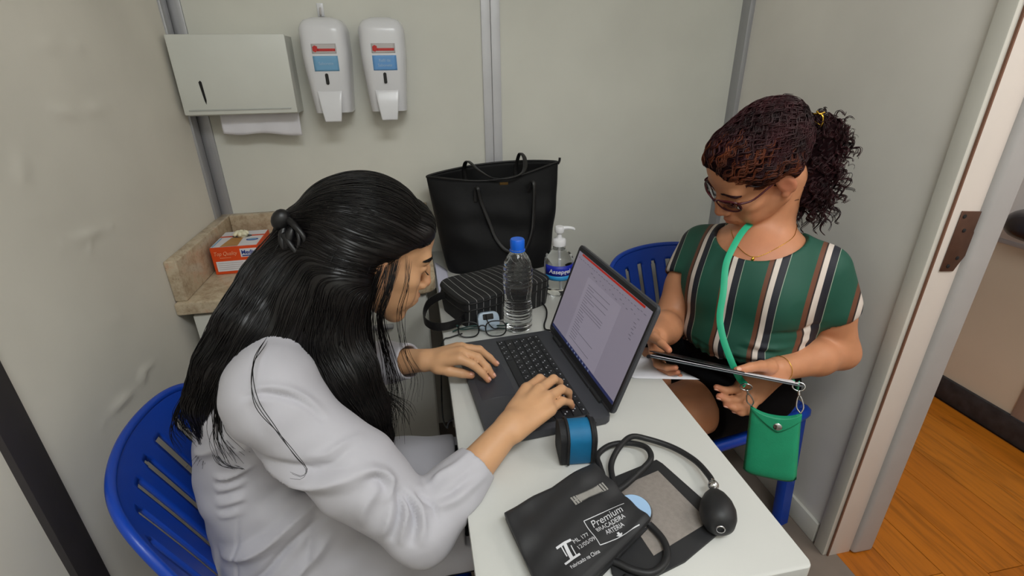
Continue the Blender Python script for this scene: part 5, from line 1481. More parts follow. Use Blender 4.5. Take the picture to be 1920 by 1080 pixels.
F.chain([tuple(HP(-0.055, -0.05, 0.0)), (-0.20, 0.90, 0.97), (-0.25, 0.90, 0.90)], [0.045, 0.04, 0.02], 0.018)
# keep the face and ear clear
F.ell(HP(0.052, 0.072, -0.030), (0.062, 0.078, 0.082), hR, 0.006, 'sub'); F.ell(HP(-0.050, 0.072, -0.030), (0.060, 0.078, 0.080), hR, 0.006, 'sub')
F.ell(HP(0.0, 0.115, 0.045), (0.060, 0.050, 0.046), hR, 0.006, 'sub')
P, Q = F.mesh()
np_mesh('hair', relax(P, Q, 2), Q, M_hair1, doc)
S = Strands(); rs = np.random.RandomState(5)
GUIDES = [FRONT, BACK, MIDB]
for sd in (-1, 1):
    for a_, m_ in (((0.006, 0.074, 0.098), (0.012, -0.01, 0.140)), ((0.034, 0.070, 0.090), (0.050, -0.02, 0.122)), ((0.060, 0.046, 0.064), (0.080, -0.03, 0.085)), ((0.076, 0.016, 0.038), (0.088, -0.04, 0.045)), ((0.082, -0.006, 0.020), (0.080, -0.07, 0.020))):
        GUIDES.append([HP(sd*a_[0], a_[1], a_[2]), HP(sd*m_[0], m_[1], m_[2]), HP(sd*m_[0]*0.6, -0.10, m_[2]*0.55+0.02), HP(0.004, -0.146, 0.018)])
sel = rs.choice(len(P), 3600, replace=False)
paths = trace_hair(F, P[sel], GUIDES, 18, 0.0068, 0.026, 0.0022, 4, jitter=0.10)
for q in paths: S.add(q, 0.00085*(0.6+0.7*rs.rand()), 0.0003)
def flow(path, rad, n, r=0.0009, frac=(0.80, 1.06), tip=(0.82, 1.04), wav=0.004, npt=22, spread=0.0):
    C_ = cr([tuple(p) for p in path], 60); Rr = np.interp(np.linspace(0, 1, 60), np.linspace(0, 1, len(rad)), rad)
    T = np.gradient(C_, axis=0); T /= np.linalg.norm(T, axis=1)[:, None]
    ref = np.array((0.0, -1.0, 0.2)); N = ref-T*(T@ref)[:, None]; N /= np.linalg.norm(N, axis=1)[:, None]; B = np.cross(T, N)
    for _ in range(n):
        a = 2*PI*rs.rand(); f = frac[0]+(frac[1]-frac[0])*rs.rand(); u1 = tip[0]+(tip[1]-tip[0])*rs.rand()
        u = np.linspace(0.25*rs.rand(), min(u1, 1.0), npt); k = u*59; i0 = np.clip(k.astype(int), 0, 58); w_ = (k-i0)[:, None]
        L = lambda A: A[i0]*(1-w_)+A[i0+1]*w_
        ph = rs.rand()*6.28; fr_ = 5+5*rs.rand()
        aa = a+0.15*np.sin(u*fr_+ph)+spread*(u-0.3)*(rs.rand()-0.5)
        rr = (np.interp(u, np.linspace(0, 1, 60), Rr)+0.006*np.clip(u-0.7, 0, 1))*f+wav*np.sin(u*fr_*1.7+ph)*u
        pts = L(C_)+(L(N)*np.cos(aa)[:, None]+L(B)*np.sin(aa)[:, None])*rr[:, None]
        if u1 > 1.0:
            dd = (pts[-1]-pts[-3]); dd /= np.linalg.norm(dd)+1e-9
            ext = (u1-1.0)*0.35; cu = rs.randn(3)*0.4
            pts = np.vstack([pts, pts[-1]+dd*ext*0.5+cu*ext*0.1, pts[-1]+dd*ext+cu*ext*0.35])
        S.add(pts, r*(0.6+0.6*rs.rand()), 0.0002)
flow(FRONT, FRAD, 420, frac=(0.92, 1.12), tip=(0.85, 1.12), spread=0.8)
flow(BACK, BRAD, 380, frac=(0.92, 1.14), tip=(0.85, 1.14), spread=0.8)
# loose locks beside the face and in front of the chest
def lock(pts, n, spread, r=0.0008, npt=26):
    for _ in range(n):
        o_ = rs.randn(3)*spread; e_ = rs.randn(3)*spread*1.8
        base = cr(pts, npt); u = np.linspace(0, 1, npt)[:, None]
        S.add(base+o_*(1-u)*0.6+e_*u*u+0.002*np.sin(u*9+rs.rand()*6)*rs.randn(3), r*(0.6+0.6*rs.rand()), 0.0002)
lock([HP(0.072, 0.018, 0.022), HP(0.097, 0.014, -0.02), HP(0.098, 0.016, -0.07), (-0.075, 0.745, 0.900), (-0.070, 0.735, 0.840), (-0.085, 0.730, 0.790)], 44, 0.0085, 0.00055)
lock([HP(0.070, 0.040, 0.030), HP(0.095, 0.044, -0.01), HP(0.094, 0.050, -0.06), (-0.045, 0.755, 0.900), (-0.030, 0.750, 0.850), (-0.040, 0.745, 0.800)], 9, 0.0075, 0.0004)
lock([HP(0.078, -0.004, 0.010), HP(0.088, -0.008, -0.03), HP(0.086, 0.0, -0.08), (-0.100, 0.735, 0.880), (-0.090, 0.725, 0.800), (-0.100, 0.720, 0.750)], 90, 0.008, 0.0007)
lock([(-0.150, 0.715, 0.900), (-0.090, 0.730, 0.840), (-0.060, 0.735, 0.800), (-0.055, 0.735, 0.770)], 22, 0.006, 0.0007)
# stray curl lying on the shoulder
STRAY = [(-0.225, 0.66, 1.003), (-0.228, 0.600, 0.998), (-0.222, 0.560, 0.970), (-0.200, 0.540, 0.935), (-0.180, 0.525, 0.905), (-0.170, 0.521, 0.885), (-0.178, 0.521, 0.872), (-0.192, 0.525, 0.875)]
lock(STRAY, 3, 0.0007, 0.0007, 40)
lock([(-0.320, 0.668, 0.90), (-0.332, 0.655, 0.850), (-0.325, 0.642, 0.813), (-0.297, 0.632, 0.804)], 9, 0.0022, 0.0007)
lock([(-0.285, 0.68, 0.975), (-0.298, 0.648, 0.930), (-0.310, 0.640, 0.870), (-0.296, 0.628, 0.835)], 40, 0.006, 0.0008)
lock([(-0.300, 0.70, 0.985), (-0.345, 0.69, 0.93), (-0.385, 0.69, 0.86), (-0.375, 0.69, 0.82)], 40, 0.006, 0.0008)
S.build('hair_strands', M_hair1, doc)
# claw clip
clip = MB()
cp = lambda x, y, z: Vector(HP(x, y, z))
HQ = lambda x, y, z: HP(x+0.016, y+0.002, z-0.010)
clip.sphere((0, 0, 0), (0.013, 0.014, 0.017), 16, M=frame(HQ(0.010, -0.158, 0.038), hR[:, 0], hR[:, 1]))
clip.sphere((0, 0, 0), (0.011, 0.008, 0.022), 14, M=frame(HQ(0.026, -0.142, 0.016), hR[:, 0], hR[:, 1]))
clip.tube([HQ(0.014, -0.150, 0.042), HQ(0.032, -0.140, 0.040), HQ(0.044, -0.126, 0.030), HQ(0.046, -0.120, 0.014)], [0.006, 0.005, 0.004, 0.002], 8)
clip.tube([HQ(0.022, -0.150, 0.020), HQ(0.036, -0.140, 0.012), HQ(0.044, -0.126, 0.000), HQ(0.042, -0.118, -0.010)], [0.006, 0.005, 0.004, 0.002], 8)
clip.tube([HQ(0.012, -0.152, 0.030), HQ(0.024, -0.150, 0.010), HQ(0.030, -0.140, -0.006), HQ(0.030, -0.130, -0.018)], [0.006, 0.006, 0.004, 0.002], 8)
clip.tube([HQ(0.036, -0.136, 0.036), HQ(0.043, -0.130, 0.022), HQ(0.043, -0.129, 0.006), HQ(0.037, -0.132, -0.008)], 0.0032, 8)
clip.build('hair_clip', M_black, doc, smooth=180)

# ================================================================== PERSON 2: woman in a striped blouse, reading
M_skin2 = skin_material('tan_skin', srgb(196, 136, 100), srgb(186, 96, 80))
M_hair2 = hair_material('dark_auburn_curls', srgb(24, 9, 12), srgb(62, 22, 28), 0.5)
M_hair2b = hair_material('copper_hairline', srgb(58, 24, 16), srgb(124, 60, 30), 0.5)
M_skirt = mat('black_skirt_cloth', srgb(11, 11, 13), rough=0.85, spec=0.12, var=0.15, vscale=8, bump=0.15, bscale=40, bdist=0.004)
def blouse_material():
    m = bpy.data.materials.new('striped_green_blouse'); m.use_nodes = True; nt = NT(m); b = nt.n['Principled BSDF']
    at = nt.new('ShaderNodeAttribute', attribute_name='stripe')
    mu = nt.new('ShaderNodeMath', operation='MULTIPLY'); mu.inputs[1].default_value = 1/0.083; nt.link(at.outputs['Fac'], mu.inputs[0])
    fr_ = nt.new('ShaderNodeMath', operation='FRACT'); nt.link(mu.outputs[0], fr_.inputs[0])
    g = srgb(20, 78, 62)
    c = ramp(nt, fr_.outputs[0], [(0.0, srgb(104, 62, 42)), (0.10, srgb(40, 26, 24)), (0.135, srgb(212, 200, 190)), (0.255, srgb(24, 26, 38)), (0.425, srgb(150, 164, 146)), (0.440, g)], 'CONSTANT')
    tc = nt.new('ShaderNodeTexCoord'); nz = nt.new('ShaderNodeTexNoise'); nz.inputs['Scale'].default_value = 30; nt.link(tc.outputs['Object'], nz.inputs['Vector'])
    mx = nt.new('ShaderNodeMix', data_type='RGBA', blend_type='MULTIPLY'); mx.inputs['Factor'].default_value = 0.25; nt.link(c, mx.inputs['A']); nt.link(nz.outputs['Color'], mx.inputs['B'])
    nt.link(c, b.inputs['Base Color']); b.inputs['Roughness'].default_value = 0.68
    return m
M_blouse = blouse_material()
wom = thing('person', 'woman with curly auburn hair and glasses in a green striped blouse, reading', 'person', (0, 0, 0))
SC2 = 1.0
wo, wR = head_frame((0.736, 0.973, 1.123), 174*DEG, 39*DEG, 14*DEG)
WP = lambda x, y, z: wo+SC2*(wR @ np.array([x, y, z]))
fac = np.array((-0.72, -0.69, 0.0)); fac /= np.linalg.norm(fac); lat = np.array((0.69, -0.72, 0.0)); lat /= np.linalg.norm(lat)   # lat = toward her left
TR = np.stack([lat, fac, (0, 0, 1.0)], 1)
S_L, S_R = np.array((0.888, 0.900, 0.908)), np.array((0.712, 1.100, 0.905))
E_L, W_L = np.array((0.966, 0.866, 0.703)), np.array((0.738, 0.797, 0.728))
E_R, W_R = np.array((0.600, 1.030, 0.735)), np.array((0.500, 0.900, 0.780))
NB = np.array((0.795, 1.000, 0.975))
# hands: left one grips the folder's lower right part, thumb on top
WH = dict(i=[(0.660, 0.795, 0.722), (0.625, 0.770, 0.712), (0.598, 0.765, 0.716), (0.578, 0.770, 0.724)],
          m=[(0.663, 0.782, 0.706), (0.627, 0.758, 0.694), (0.600, 0.756, 0.698), (0.582, 0.762, 0.706)],
          r=[(0.670, 0.772, 0.692), (0.638, 0.750, 0.678), (0.613, 0.748, 0.682), (0.596, 0.754, 0.689)],
          p=[(0.680, 0.767, 0.681), (0.652, 0.748, 0.666), (0.630, 0.745, 0.668), (0.615, 0.750, 0.674)],
          t=[(0.708, 0.784, 0.748), (0.676, 0.772, 0.762), (0.642, 0.762, 0.770), (0.608, 0.757, 0.770)])
WH2 = dict(i=[(0.470, 0.850, 0.775), (0.462, 0.815, 0.768), (0.470, 0.790, 0.775), (0.480, 0.775, 0.783)],
           m=[(0.478, 0.856, 0.762), (0.474, 0.820, 0.752), (0.482, 0.796, 0.758), (0.490, 0.782, 0.766)],
           r=[(0.486, 0.862, 0.750), (0.486, 0.828, 0.738), (0.494, 0.804, 0.743), (0.502, 0.790, 0.750)],
           p=[(0.494, 0.868, 0.740), (0.496, 0.838, 0.728), (0.504, 0.818, 0.731), (0.511, 0.806, 0.737)],
           t=[(0.480, 0.885, 0.797), (0.470, 0.855, 0.808), (0.470, 0.825, 0.812), (0.474, 0.800, 0.810)])
F = Field((0.43, 0.64, 0.40), (1.07, 1.24, 1.25), 0.0031)
F.cone(WP(0, -0.038, -0.050), NB, 0.051, 0.060, 0.022)
F.cone(S_R*0.75+S_L*0.25, S_R*0.25+S_L*0.75, 0.052, 0.052, 0.04)
F.ell((0.772, 0.972, 0.860), (0.145, 0.118, 0.145), TR, 0.04); F.ell((0.790, 0.990, 0.710), (0.140, 0.120, 0.13), TR, 0.05)
F.ell((0.840, 1.055, 0.570), (0.12, 0.13, 0.09), None, 0.03)
for q in (-1, 1): F.ell(np.array((0.772, 0.972, 0.860))+q*0.062*lat+0.075*fac+np.array((0, 0, -0.015)), (0.058, 0.052, 0.060), TR, 0.03)
for S_, E_, W_ in ((S_L, E_L, W_L), (S_R, E_R, W_R)):
    F.cone(S_, S_*0.5+E_*0.5, 0.050, 0.049, 0.03); F.cone(S_*0.5+E_*0.5, E_, 0.049, 0.041, 0.02)
    mid = E_*0.62+W_*0.38
    F.cone(E_, mid, 0.041, 0.039, 0.018); F.cone(mid, W_, 0.039, 0.0255, 0.018)
F.cone((0.82, 0.975, 0.540), (0.45, 0.885, 0.540), 0.080, 0.064, 0.02); F.cone((0.78, 1.115, 0.540), (0.45, 1.085, 0.540), 0.080, 0.064, 0.02)
tips = add_hand(F, WH, W_L, 1.06)+add_hand(F, WH2, W_R, 1.0)
FH = Field((0.56, 0.80, 0.94), (0.93, 1.14, 1.25), 0.0031)
off_ = np.round((FH.lo-F.lo)/F.h).astype(int); FH = Field(F.lo+off_*F.h, FH.lo+F.h*(np.array(FH.D.shape)-1), 0.0031); add_head(FH, wo, wR, SC2)
sl_ = tuple(slice(o_, o_+n_) for o_, n_ in zip(off_, FH.D.shape)); FH.D = FH.D[:F.D[sl_].shape[0], :F.D[sl_].shape[1], :F.D[sl_].shape[2]]
F._apply(sl_, FH.D, 0.007, 'add')
P, Q = F.mesh(); P = relax(P, Q, 1, 0.4)
# laugh lines and neck folds
N = vnormals(P, Q)
P = fold_disp(P, N, [([WP(q*0.016, 0.100, -0.030), WP(q*0.030, 0.090, -0.045), WP(q*0.034, 0.082, -0.062)], 0.006, -0.0022) for q in (-1, 1)]
              + [([WP(q*0.027, 0.090, -0.060), WP(q*0.030, 0.082, -0.075), WP(q*0.028, 0.076, -0.086)], 0.006, -0.002) for q in (-1, 1)])
tint = hand_tint(P, tips)
tint = np.maximum(tint, 0.55*gauss(P, WP(0, 0.104, -0.056), 0.018)); tint = np.maximum(tint, 0.30*gauss(P, WP(0, 0.114, -0.022), 0.018))
for q in (-1, 1):
    tint = np.maximum(tint, 0.45*gauss(P, WP(q*0.08, -0.006, 0.004), 0.034)); tint = np.maximum(tint, 0.20*gauss(P, WP(q*0.042, 0.075, -0.03), 0.03))
tint = np.maximum(tint, 0.22*gauss(P, (0.70, 0.895, 0.94), 0.08))
body2 = np_mesh('body', P, Q, M_skin2, wom, {'tint': tint})
bvh2 = BVHTree.FromPolygons([Vector(p) for p in P], Q.tolist())
BODY_BVH = bvh2
def snap(p, off=0.0):
    c, n, _, _ = bvh2.find_nearest(V3(p)); return np.array(c+n*off)
for f_ in 'timrp':
    H_ = WH; a = np.array(H_[f_][2]); b = np.array(H_[f_][3]); d = (b-a)/np.linalg.norm(b-a)
    upn = np.array((0.1, -0.5, 0.86)) if f_ == 't' else np.array((0, -0.5, -0.6)); n_ = upn-d*(upn@d); n_ /= np.linalg.norm(n_); rr = RAD[f_][3]*1.06
    MB().sphere((0, 0, 0), (rr*0.62, rr*0.85, rr*0.30), 12, M=frame(b+n_*rr*0.80-d*0.001, np.cross(d, n_), d)).build('fingernail', M_nail, wom, smooth=180)
for q in (-1, 1):
    brow(lambda x, y, z: WP(x, y, z), q, M_hair2, wom, BR, 150, 0.0008, 0.010, 5, rise=0.2)
    S = Strands(); path = cr([WP(q*x, y, z) for x, y, z in LS], 22); fw = WP(0, 1, 0)-WP(0, 0, 0); dn = WP(0, 0, -1)-WP(0, 0, 0)
    for a in path: S.add([a, a+fw*0.003+dn*0.003, a+fw*0.005+dn*0.004], 0.0005, 0.0001)
    S.build('eyelash', M_hair2, wom)

# ------------------------------------------------ blouse
F = Field((0.58, 0.76, 0.64), (1.09, 1.25, 1.02), 0.0038)
F.ell((0.772, 0.972, 0.862), (0.160, 0.134, 0.155), TR, 0.0); F.ell((0.785, 0.985, 0.735), (0.157, 0.140, 0.125), TR, 0.05)
for q in (-1, 1): F.ell(np.array((0.772, 0.972, 0.855))+q*0.064*lat+0.080*fac, (0.066, 0.060, 0.070), TR, 0.04)
F.cone(S_R*0.75+S_L*0.25, S_R*0.25+S_L*0.75, 0.060, 0.060, 0.04)
F.ell(np.array((0.72, 0.92, 0.735)), (0.12, 0.075, 0.075), TR, 0.05)                   # soft belly, blousing over the waistband
for S_, E_, tq in ((S_L, E_L, 0.40), (S_R, E_R, 0.36)):
    e_ = S_+(E_-S_)*tq
    F.cone(S_, e_, 0.062, 0.066, 0.03); d = (E_-S_)/np.linalg.norm(E_-S_); x = np.cross(d, (0, 1.0, 0)); x /= np.linalg.norm(x); R_ = np.stack([x, np.cross(d, x), d], 1)
    out = np.array((1.0 if S_ is S_L else -0.6, -0.55 if S_ is S_L else 0.6, 0)); out /= np.linalg.norm(out)
    F.rbox(e_+d*0.075+out*0.055, (0.080, 0.080, 0.065), 0.002, R_, 0.004, 'sub')
    F.cone(S_+(E_-S_)*0.22, e_+d*0.04, 0.053, 0.0555, 0.003, 'sub')
# scoop neckline
F.ell(NB+0.045*fac+np.array((0, 0, 0.028)), (0.100, 0.130, 0.078), TR, 0.006, 'sub')
F.ell(NB+np.array((0.0, 0.0, 0.06)), (0.090, 0.085, 0.09), TR, 0.006, 'sub')
F.rbox((0.80, 1.0, 0.630), (0.4, 0.4, 0.072), 0.002, None, 0.006, 'sub')
P, Q = F.mesh(); P = relax(P, Q, 2); N = vnormals(P, Q)
c0 = np.array((0.785, 0.985, 0.0))
lt = (P-c0)@lat; fw_ = (P-c0)@fac
FB = [([np.array((0.785, 0.985, z0))+a*lat+b*fac for a, b in ((l0, f0), ((l0+l1)/2, max(f0, f1)+0.012), (l1, f1))], w_, h_) for z0, l0, f0, l1, f1, w_, h_ in
      ((0.770, 0.03, 0.150, 0.16, 0.06, 0.013, 0.006), (0.742, 0.00, 0.155, 0.15, 0.07, 0.012, 0.006), (0.715, 0.04, 0.14, 0.15, 0.06, 0.010, 0.005), (0.756, 0.02, 0.15, 0.15, 0.06, 0.010, -0.006), (0.728, 0.0, 0.15, 0.15, 0.06, 0.009, -0.005), (0.705, -0.12, 0.08, 0.02, 0.15, 0.010, 0.005), (0.695, -0.02, 0.15, 0.10, 0.12, 0.008, -0.005), (0.800, 0.06, 0.14, 0.16, 0.04, 0.014, -0.006), (0.735, -0.13, 0.07, -0.03, 0.14, 0.010, -0.004))]
P = fold_disp(P, N, FB)
gather = np.clip((0.745-P[:, 2])/0.035, 0, 1)
ga = np.arctan2(lt, fw_)
P = P+N*(0.0022*gather*np.sin(ga*46))[:, None]-N*(0.010*gather**2)[:, None]
stripe = lt*1.0+0.0035*np.sin(P[:, 2]*60)*np.clip((0.80-P[:, 2])/0.1, 0, 1)+0.043
# on the cap sleeves the stripes run across
np_mesh('blouse', P, Q, M_blouse, wom, {'stripe': stripe})

# ------------------------------------------------ skirt, lower legs, shoes
F = Field((0.56, 0.82, 0.40), (1.06, 1.26, 0.76), 0.0042)
F.ell((0.840, 1.045, 0.560), (0.150, 0.158, 0.120), None, 0.0); F.ell((0.785, 0.980, 0.690), (0.150, 0.134, 0.085), TR, 0.04)
F.cone((0.85, 0.975, 0.540), (0.60, 0.915, 0.540), 0.100, 0.082, 0.03); F.cone((0.80, 1.115, 0.540), (0.58, 1.095, 0.540), 0.100, 0.080, 0.03)
F.rbox((0.70, 1.01, 0.56), (0.10, 0.08, 0.06), 0.03, None, 0.03)
F.rbox((0.80, 1.0, 0.80), (0.4, 0.4, 0.070), 0.002, None, 0.004, 'sub')
F.rbox((0.53, 1.0, 0.55), (0.105, 0.4, 0.3), 0.004, np.array([[math.cos(0.25), -math.sin(0.25), 0], [math.sin(0.25), math.cos(0.25), 0], [0, 0, 1.0]]), 0.003, 'sub')
F.rbox((0.80, 1.1, 0.35), (0.4, 0.4, 0.094), 0.004, None, 0.004, 'sub')
P, Q = F.mesh(); P = relax(P, Q, 2); N = vnormals(P, Q)
P = fold_disp(P, N, [([(0.66, 0.83, 0.60), (0.74, 0.86, 0.63), (0.80, 0.87, 0.66)], 0.02, 0.008), ([(0.62, 0.86, 0.57), (0.70, 0.87, 0.60), (0.78, 0.87, 0.62)], 0.014, -0.006), ([(0.68, 0.90, 0.655), (0.72, 0.87, 0.64), (0.78, 0.84, 0.62)], 0.014, 0.006)])
np_mesh('skirt', P, Q, M_skirt, wom)
F = Field((0.20, 0.80, 0.0), (0.56, 1.18, 0.62), 0.008)
for ky, hx2 in ((0.885, 0.45), (1.085, 0.45)):
    F.chain([(hx2+0.06, ky, 0.535), (hx2, ky, 0.530), (hx2-0.02, ky, 0.30), (hx2, ky, 0.08)], [0.064, 0.062, 0.052, 0.036], 0.02)
    F.chain([(hx2+0.02, ky, 0.03), (hx2-0.10, ky, 0.028)], [0.032, 0.030], 0.02)
F.rbox((0.4, 1.0, -0.05), (0.4, 0.4, 0.052), 0.001, None, 0.002, 'sub')
P, Q = F.mesh(); np_mesh('lower_legs', relax(P, Q, 1), Q, M_skin2, wom, {'tint': np.zeros(len(P))})
for ky in (0.885, 1.085):
    F = Field((0.28, ky-0.06, 0.0), (0.54, ky+0.06, 0.10), 0.004)
    F.chain([(0.465, ky, 0.034), (0.40, ky, 0.034), (0.335, ky, 0.028)], [0.038, 0.040, 0.030], 0.02); F.rbox((0.4, ky, -0.04), (0.3, 0.2, 0.042), 0.001, None, 0.002, 'sub'); F.rbox((0.46, ky, 0.09), (0.06, 0.1, 0.03), 0.004, None, 0.01, 'sub')
    P, Q = F.mesh(); np_mesh('shoe', relax(P, Q, 1), Q, M_shoe, wom)

# ------------------------------------------------ hair: waved back from the hairline into a curly bunch
F = Field((0.58, 0.84, 0.98), (1.04, 1.14, 1.29), 0.0038)
F.ell(WP(0, -0.016, 0.050), (0.081, 0.102, 0.084), wR, 0.0)
F.ell(WP(0, -0.055, 0.078), (0.066, 0.066, 0.052), wR, 0.02)
F.cone(WP(-0.034, 0.062, 0.082), WP(0.034, 0.062, 0.082), 0.0185, 0.0185, 0.010)
F.cone(WP(-0.034, 0.062, 0.078), WP(-0.066, 0.014, 0.056), 0.019, 0.018, 0.010); F.cone(WP(0.034, 0.062, 0.078), WP(0.066, 0.014, 0.056), 0.019, 0.018, 0.010)
F.ell(WP(0, 0.028, 0.084), (0.066, 0.055, 0.046), wR, 0.012)
F.cone(WP(-0.052, 0.030, 0.060), WP(-0.074, -0.03, 0.035), 0.016, 0.018, 0.012); F.cone(WP(0.052, 0.030, 0.060), WP(0.074, -0.03, 0.035), 0.016, 0.018, 0.012)
F.ell(WP(0.0, 0.098, 0.012), (0.066, 0.060, 0.072), wR, 0.004, 'sub')
for q in (-1, 1):
    F.ell(WP(q*0.080, 0.034, -0.025), (0.040, 0.050, 0.055), wR, 0.006, 'sub'); F.ell(WP(q*0.092, -0.006, 0.000), (0.028, 0.026, 0.038), wR, 0.004, 'sub')
F2 = Field((0.58, 0.84, 0.98), (1.04, 1.14, 1.29), 0.0038); F2.D = F.D.copy()
BUN = [(np.array((0.846, 1.005, 1.200)), 0.048), (np.array((0.874, 0.992, 1.172)), 0.058), (np.array((0.882, 0.978, 1.122)), 0.056), (np.array((0.850, 0.972, 1.095)), 0.048), (np.array((0.832, 1.005, 1.145)), 0.054), (np.array((0.916, 1.000, 1.190)), 0.040), (np.array((0.874, 0.965, 1.076)), 0.042), (np.array((0.892, 1.02, 1.206)), 0.040), (np.array((0.822, 0.965, 1.105)), 0.034), (np.array((0.838, 0.958, 1.070)), 0.034)]
for c, r in BUN: F.ell(c, (r*0.70,)*3, None, 0.02)
M_hair2base = mat('dark_auburn_underhair', srgb(26, 10, 13), rough=0.9, spec=0.08, var=0.3, vscale=60, bump=0.5, bscale=120, bdist=0.004)
P, Q = F.mesh(); np_mesh('hair', relax(P, Q, 1), Q, M_hair2base, wom)
P2, Q2 = F2.mesh()
S = Strands(); S3 = Strands(); rs = np.random.RandomState(9)
GU = []
for sd in (-1, 1):
    for a_, m_ in (((0.006, 0.070, 0.100), (0.012, -0.01, 0.140)), ((0.034, 0.066, 0.090), (0.050, -0.02, 0.122)), ((0.060, 0.040, 0.068), (0.078, -0.03, 0.088)), ((0.074, 0.008, 0.045), (0.085, -0.04, 0.052)), ((0.080, -0.030, 0.010), (0.080, -0.07, 0.030))):
        GU.append([WP(sd*a_[0], a_[1], a_[2]), WP(sd*m_[0], m_[1], m_[2]), WP(sd*m_[0]*0.6, -0.10, m_[2]*0.6+0.03), WP(0.0, -0.135, 0.075)])
sel = rs.choice(len(P2), 900, replace=False)
paths = trace_hair(F2, P2[sel], GU, 24, 0.0048, 0.026, 0.0060, 6, wave=1.1, wfreq=190, jitter=0.12)
LOC = (paths[:, 0]-wo)@wR
for q, l_ in zip(paths, LOC):
    tgt = S3 if (l_[1] > 0.052+0.02*rs.rand() and l_[2] < 0.100) or (l_[1] > 0.0 and l_[2] < 0.052 and rs.rand() < 0.6) else S
    for _k in range(4): tgt.add(q+rs.randn(3)*0.0014+np.outer(np.linspace(0, 1, len(q)), rs.randn(3))*0.0012, 0.0013*(0.6+0.7*rs.rand()), 0.0004)
# curls
def curl(p0, d0, L, R_, turns, r=0.0013, grav=0.9, npt=32):
    u = np.linspace(0, 1, npt); d = d0/np.linalg.norm(d0)
    axis = p0+np.outer(u, d)*L*0.55+np.outer(u**1.6, (0, 0, -1.0))*L*grav*0.62
    T = np.gradient(axis, axis=0); T /= np.linalg.norm(T, axis=1)[:, None]
    ref = rs.randn(3); N_ = ref-T*(T@ref)[:, None]; N_ /= np.linalg.norm(N_, axis=1)[:, None]; B_ = np.cross(T, N_)
    ph = rs.rand()*6.28; a = 2*PI*turns*u*(1+0.25*u)+ph
    rad = R_*np.clip(u*4, 0.1, 1)*(1-0.25*u)
    return axis+N_*(rad*np.cos(a))[:, None]+B_*(rad*np.sin(a))[:, None]
XLIM = XR-0.02
wts = np.array([r for _, r in BUN]); wts /= wts.sum()
for i in range(600):
    c, r = BUN[rs.choice(8, p=wts[:8]/wts[:8].sum())]
    v = rs.randn(3); v /= np.linalg.norm(v)
    p0 = c+v*r*(0.45+0.3*rs.rand())
    away = v*0.8+np.array((0.35, -0.05, 0.05))
    L = 0.034+0.050*rs.rand()
    pts = curl(p0, away, L, 0.0050+0.0050*rs.rand(), 1.1+1.3*rs.rand(), grav=0.2+1.0*rs.rand())
    n_st = rs.randint(4, 7)
    for k in range(n_st):
        S.add(pts+rs.randn(3)*0.0013, 0.00095*(0.7+0.5*rs.rand()), 0.0004)
for i in range(34):      # flyaways at the outer edge
    v = np.array((0.9+0.4*rs.randn(), 0.3*rs.randn(), 0.5*rs.randn())); v /= np.linalg.norm(v)
    p0 = np.array((0.880, 0.985, 1.150))+v*np.array((0.050, 0.05, 0.075))
    pts = curl(p0, v, 0.040+0.030*rs.rand(), 0.004+0.004*rs.rand(), 1.2+1.0*rs.rand(), grav=0.3)
    for k in range(2): S.add(pts+rs.randn(3)*0.0007, 0.00055, 0.0002)
for i in range(46):      # short frizz along the hairline
    a_ = rs.rand()*2-1; p0 = snap(WP(a_*0.070, 0.066-0.05*a_*a_, 0.098-0.055*a_*a_), 0.006)
    pts = curl(p0, p0-wo, 0.020, 0.002, 0.8, grav=0.0); S.add(pts, 0.0004, 0.0002)
S.build('hair_curls', M_hair2, wom); S3.build('hairline_strands', M_hair2b, wom)
# gold hair pin
M_gold = mat('gold_metal', srgb(220, 176, 70), rough=0.25, metal=1.0, var=0)
gp = MB(); gc = np.array((0.866, 1.010, 1.222))
GPF = frame(gc+np.array((-0.008, -0.030, 0.008)), (0.80, -0.60, 0.0), (0.1, 0.1, 1.0))
gp.tube([GPF @ Vector((-0.010, 0.010, 0.002)), GPF @ Vector((0.001, 0.010, 0.008)), GPF @ Vector((0.008, 0.002, 0.010)), GPF @ Vector((0.008, -0.012, 0.008)), GPF @ Vector((0.004, -0.020, 0.002))], 0.0022, 8)
gp.tube([GPF @ Vector((-0.006, 0.016, 0.006)), GPF @ Vector((0.0, 0.010, 0.009)), GPF @ Vector((0.009, 0.014, 0.006))], 0.0020, 8)
gp.tube([GPF @ Vector((-0.008, -0.004, 0.004)), GPF @ Vector((0.0, -0.009, 0.008)), GPF @ Vector((0.006, -0.012, 0.008))], 0.0016, 8)
gp.build('hair_pin', M_gold, wom, smooth=180)
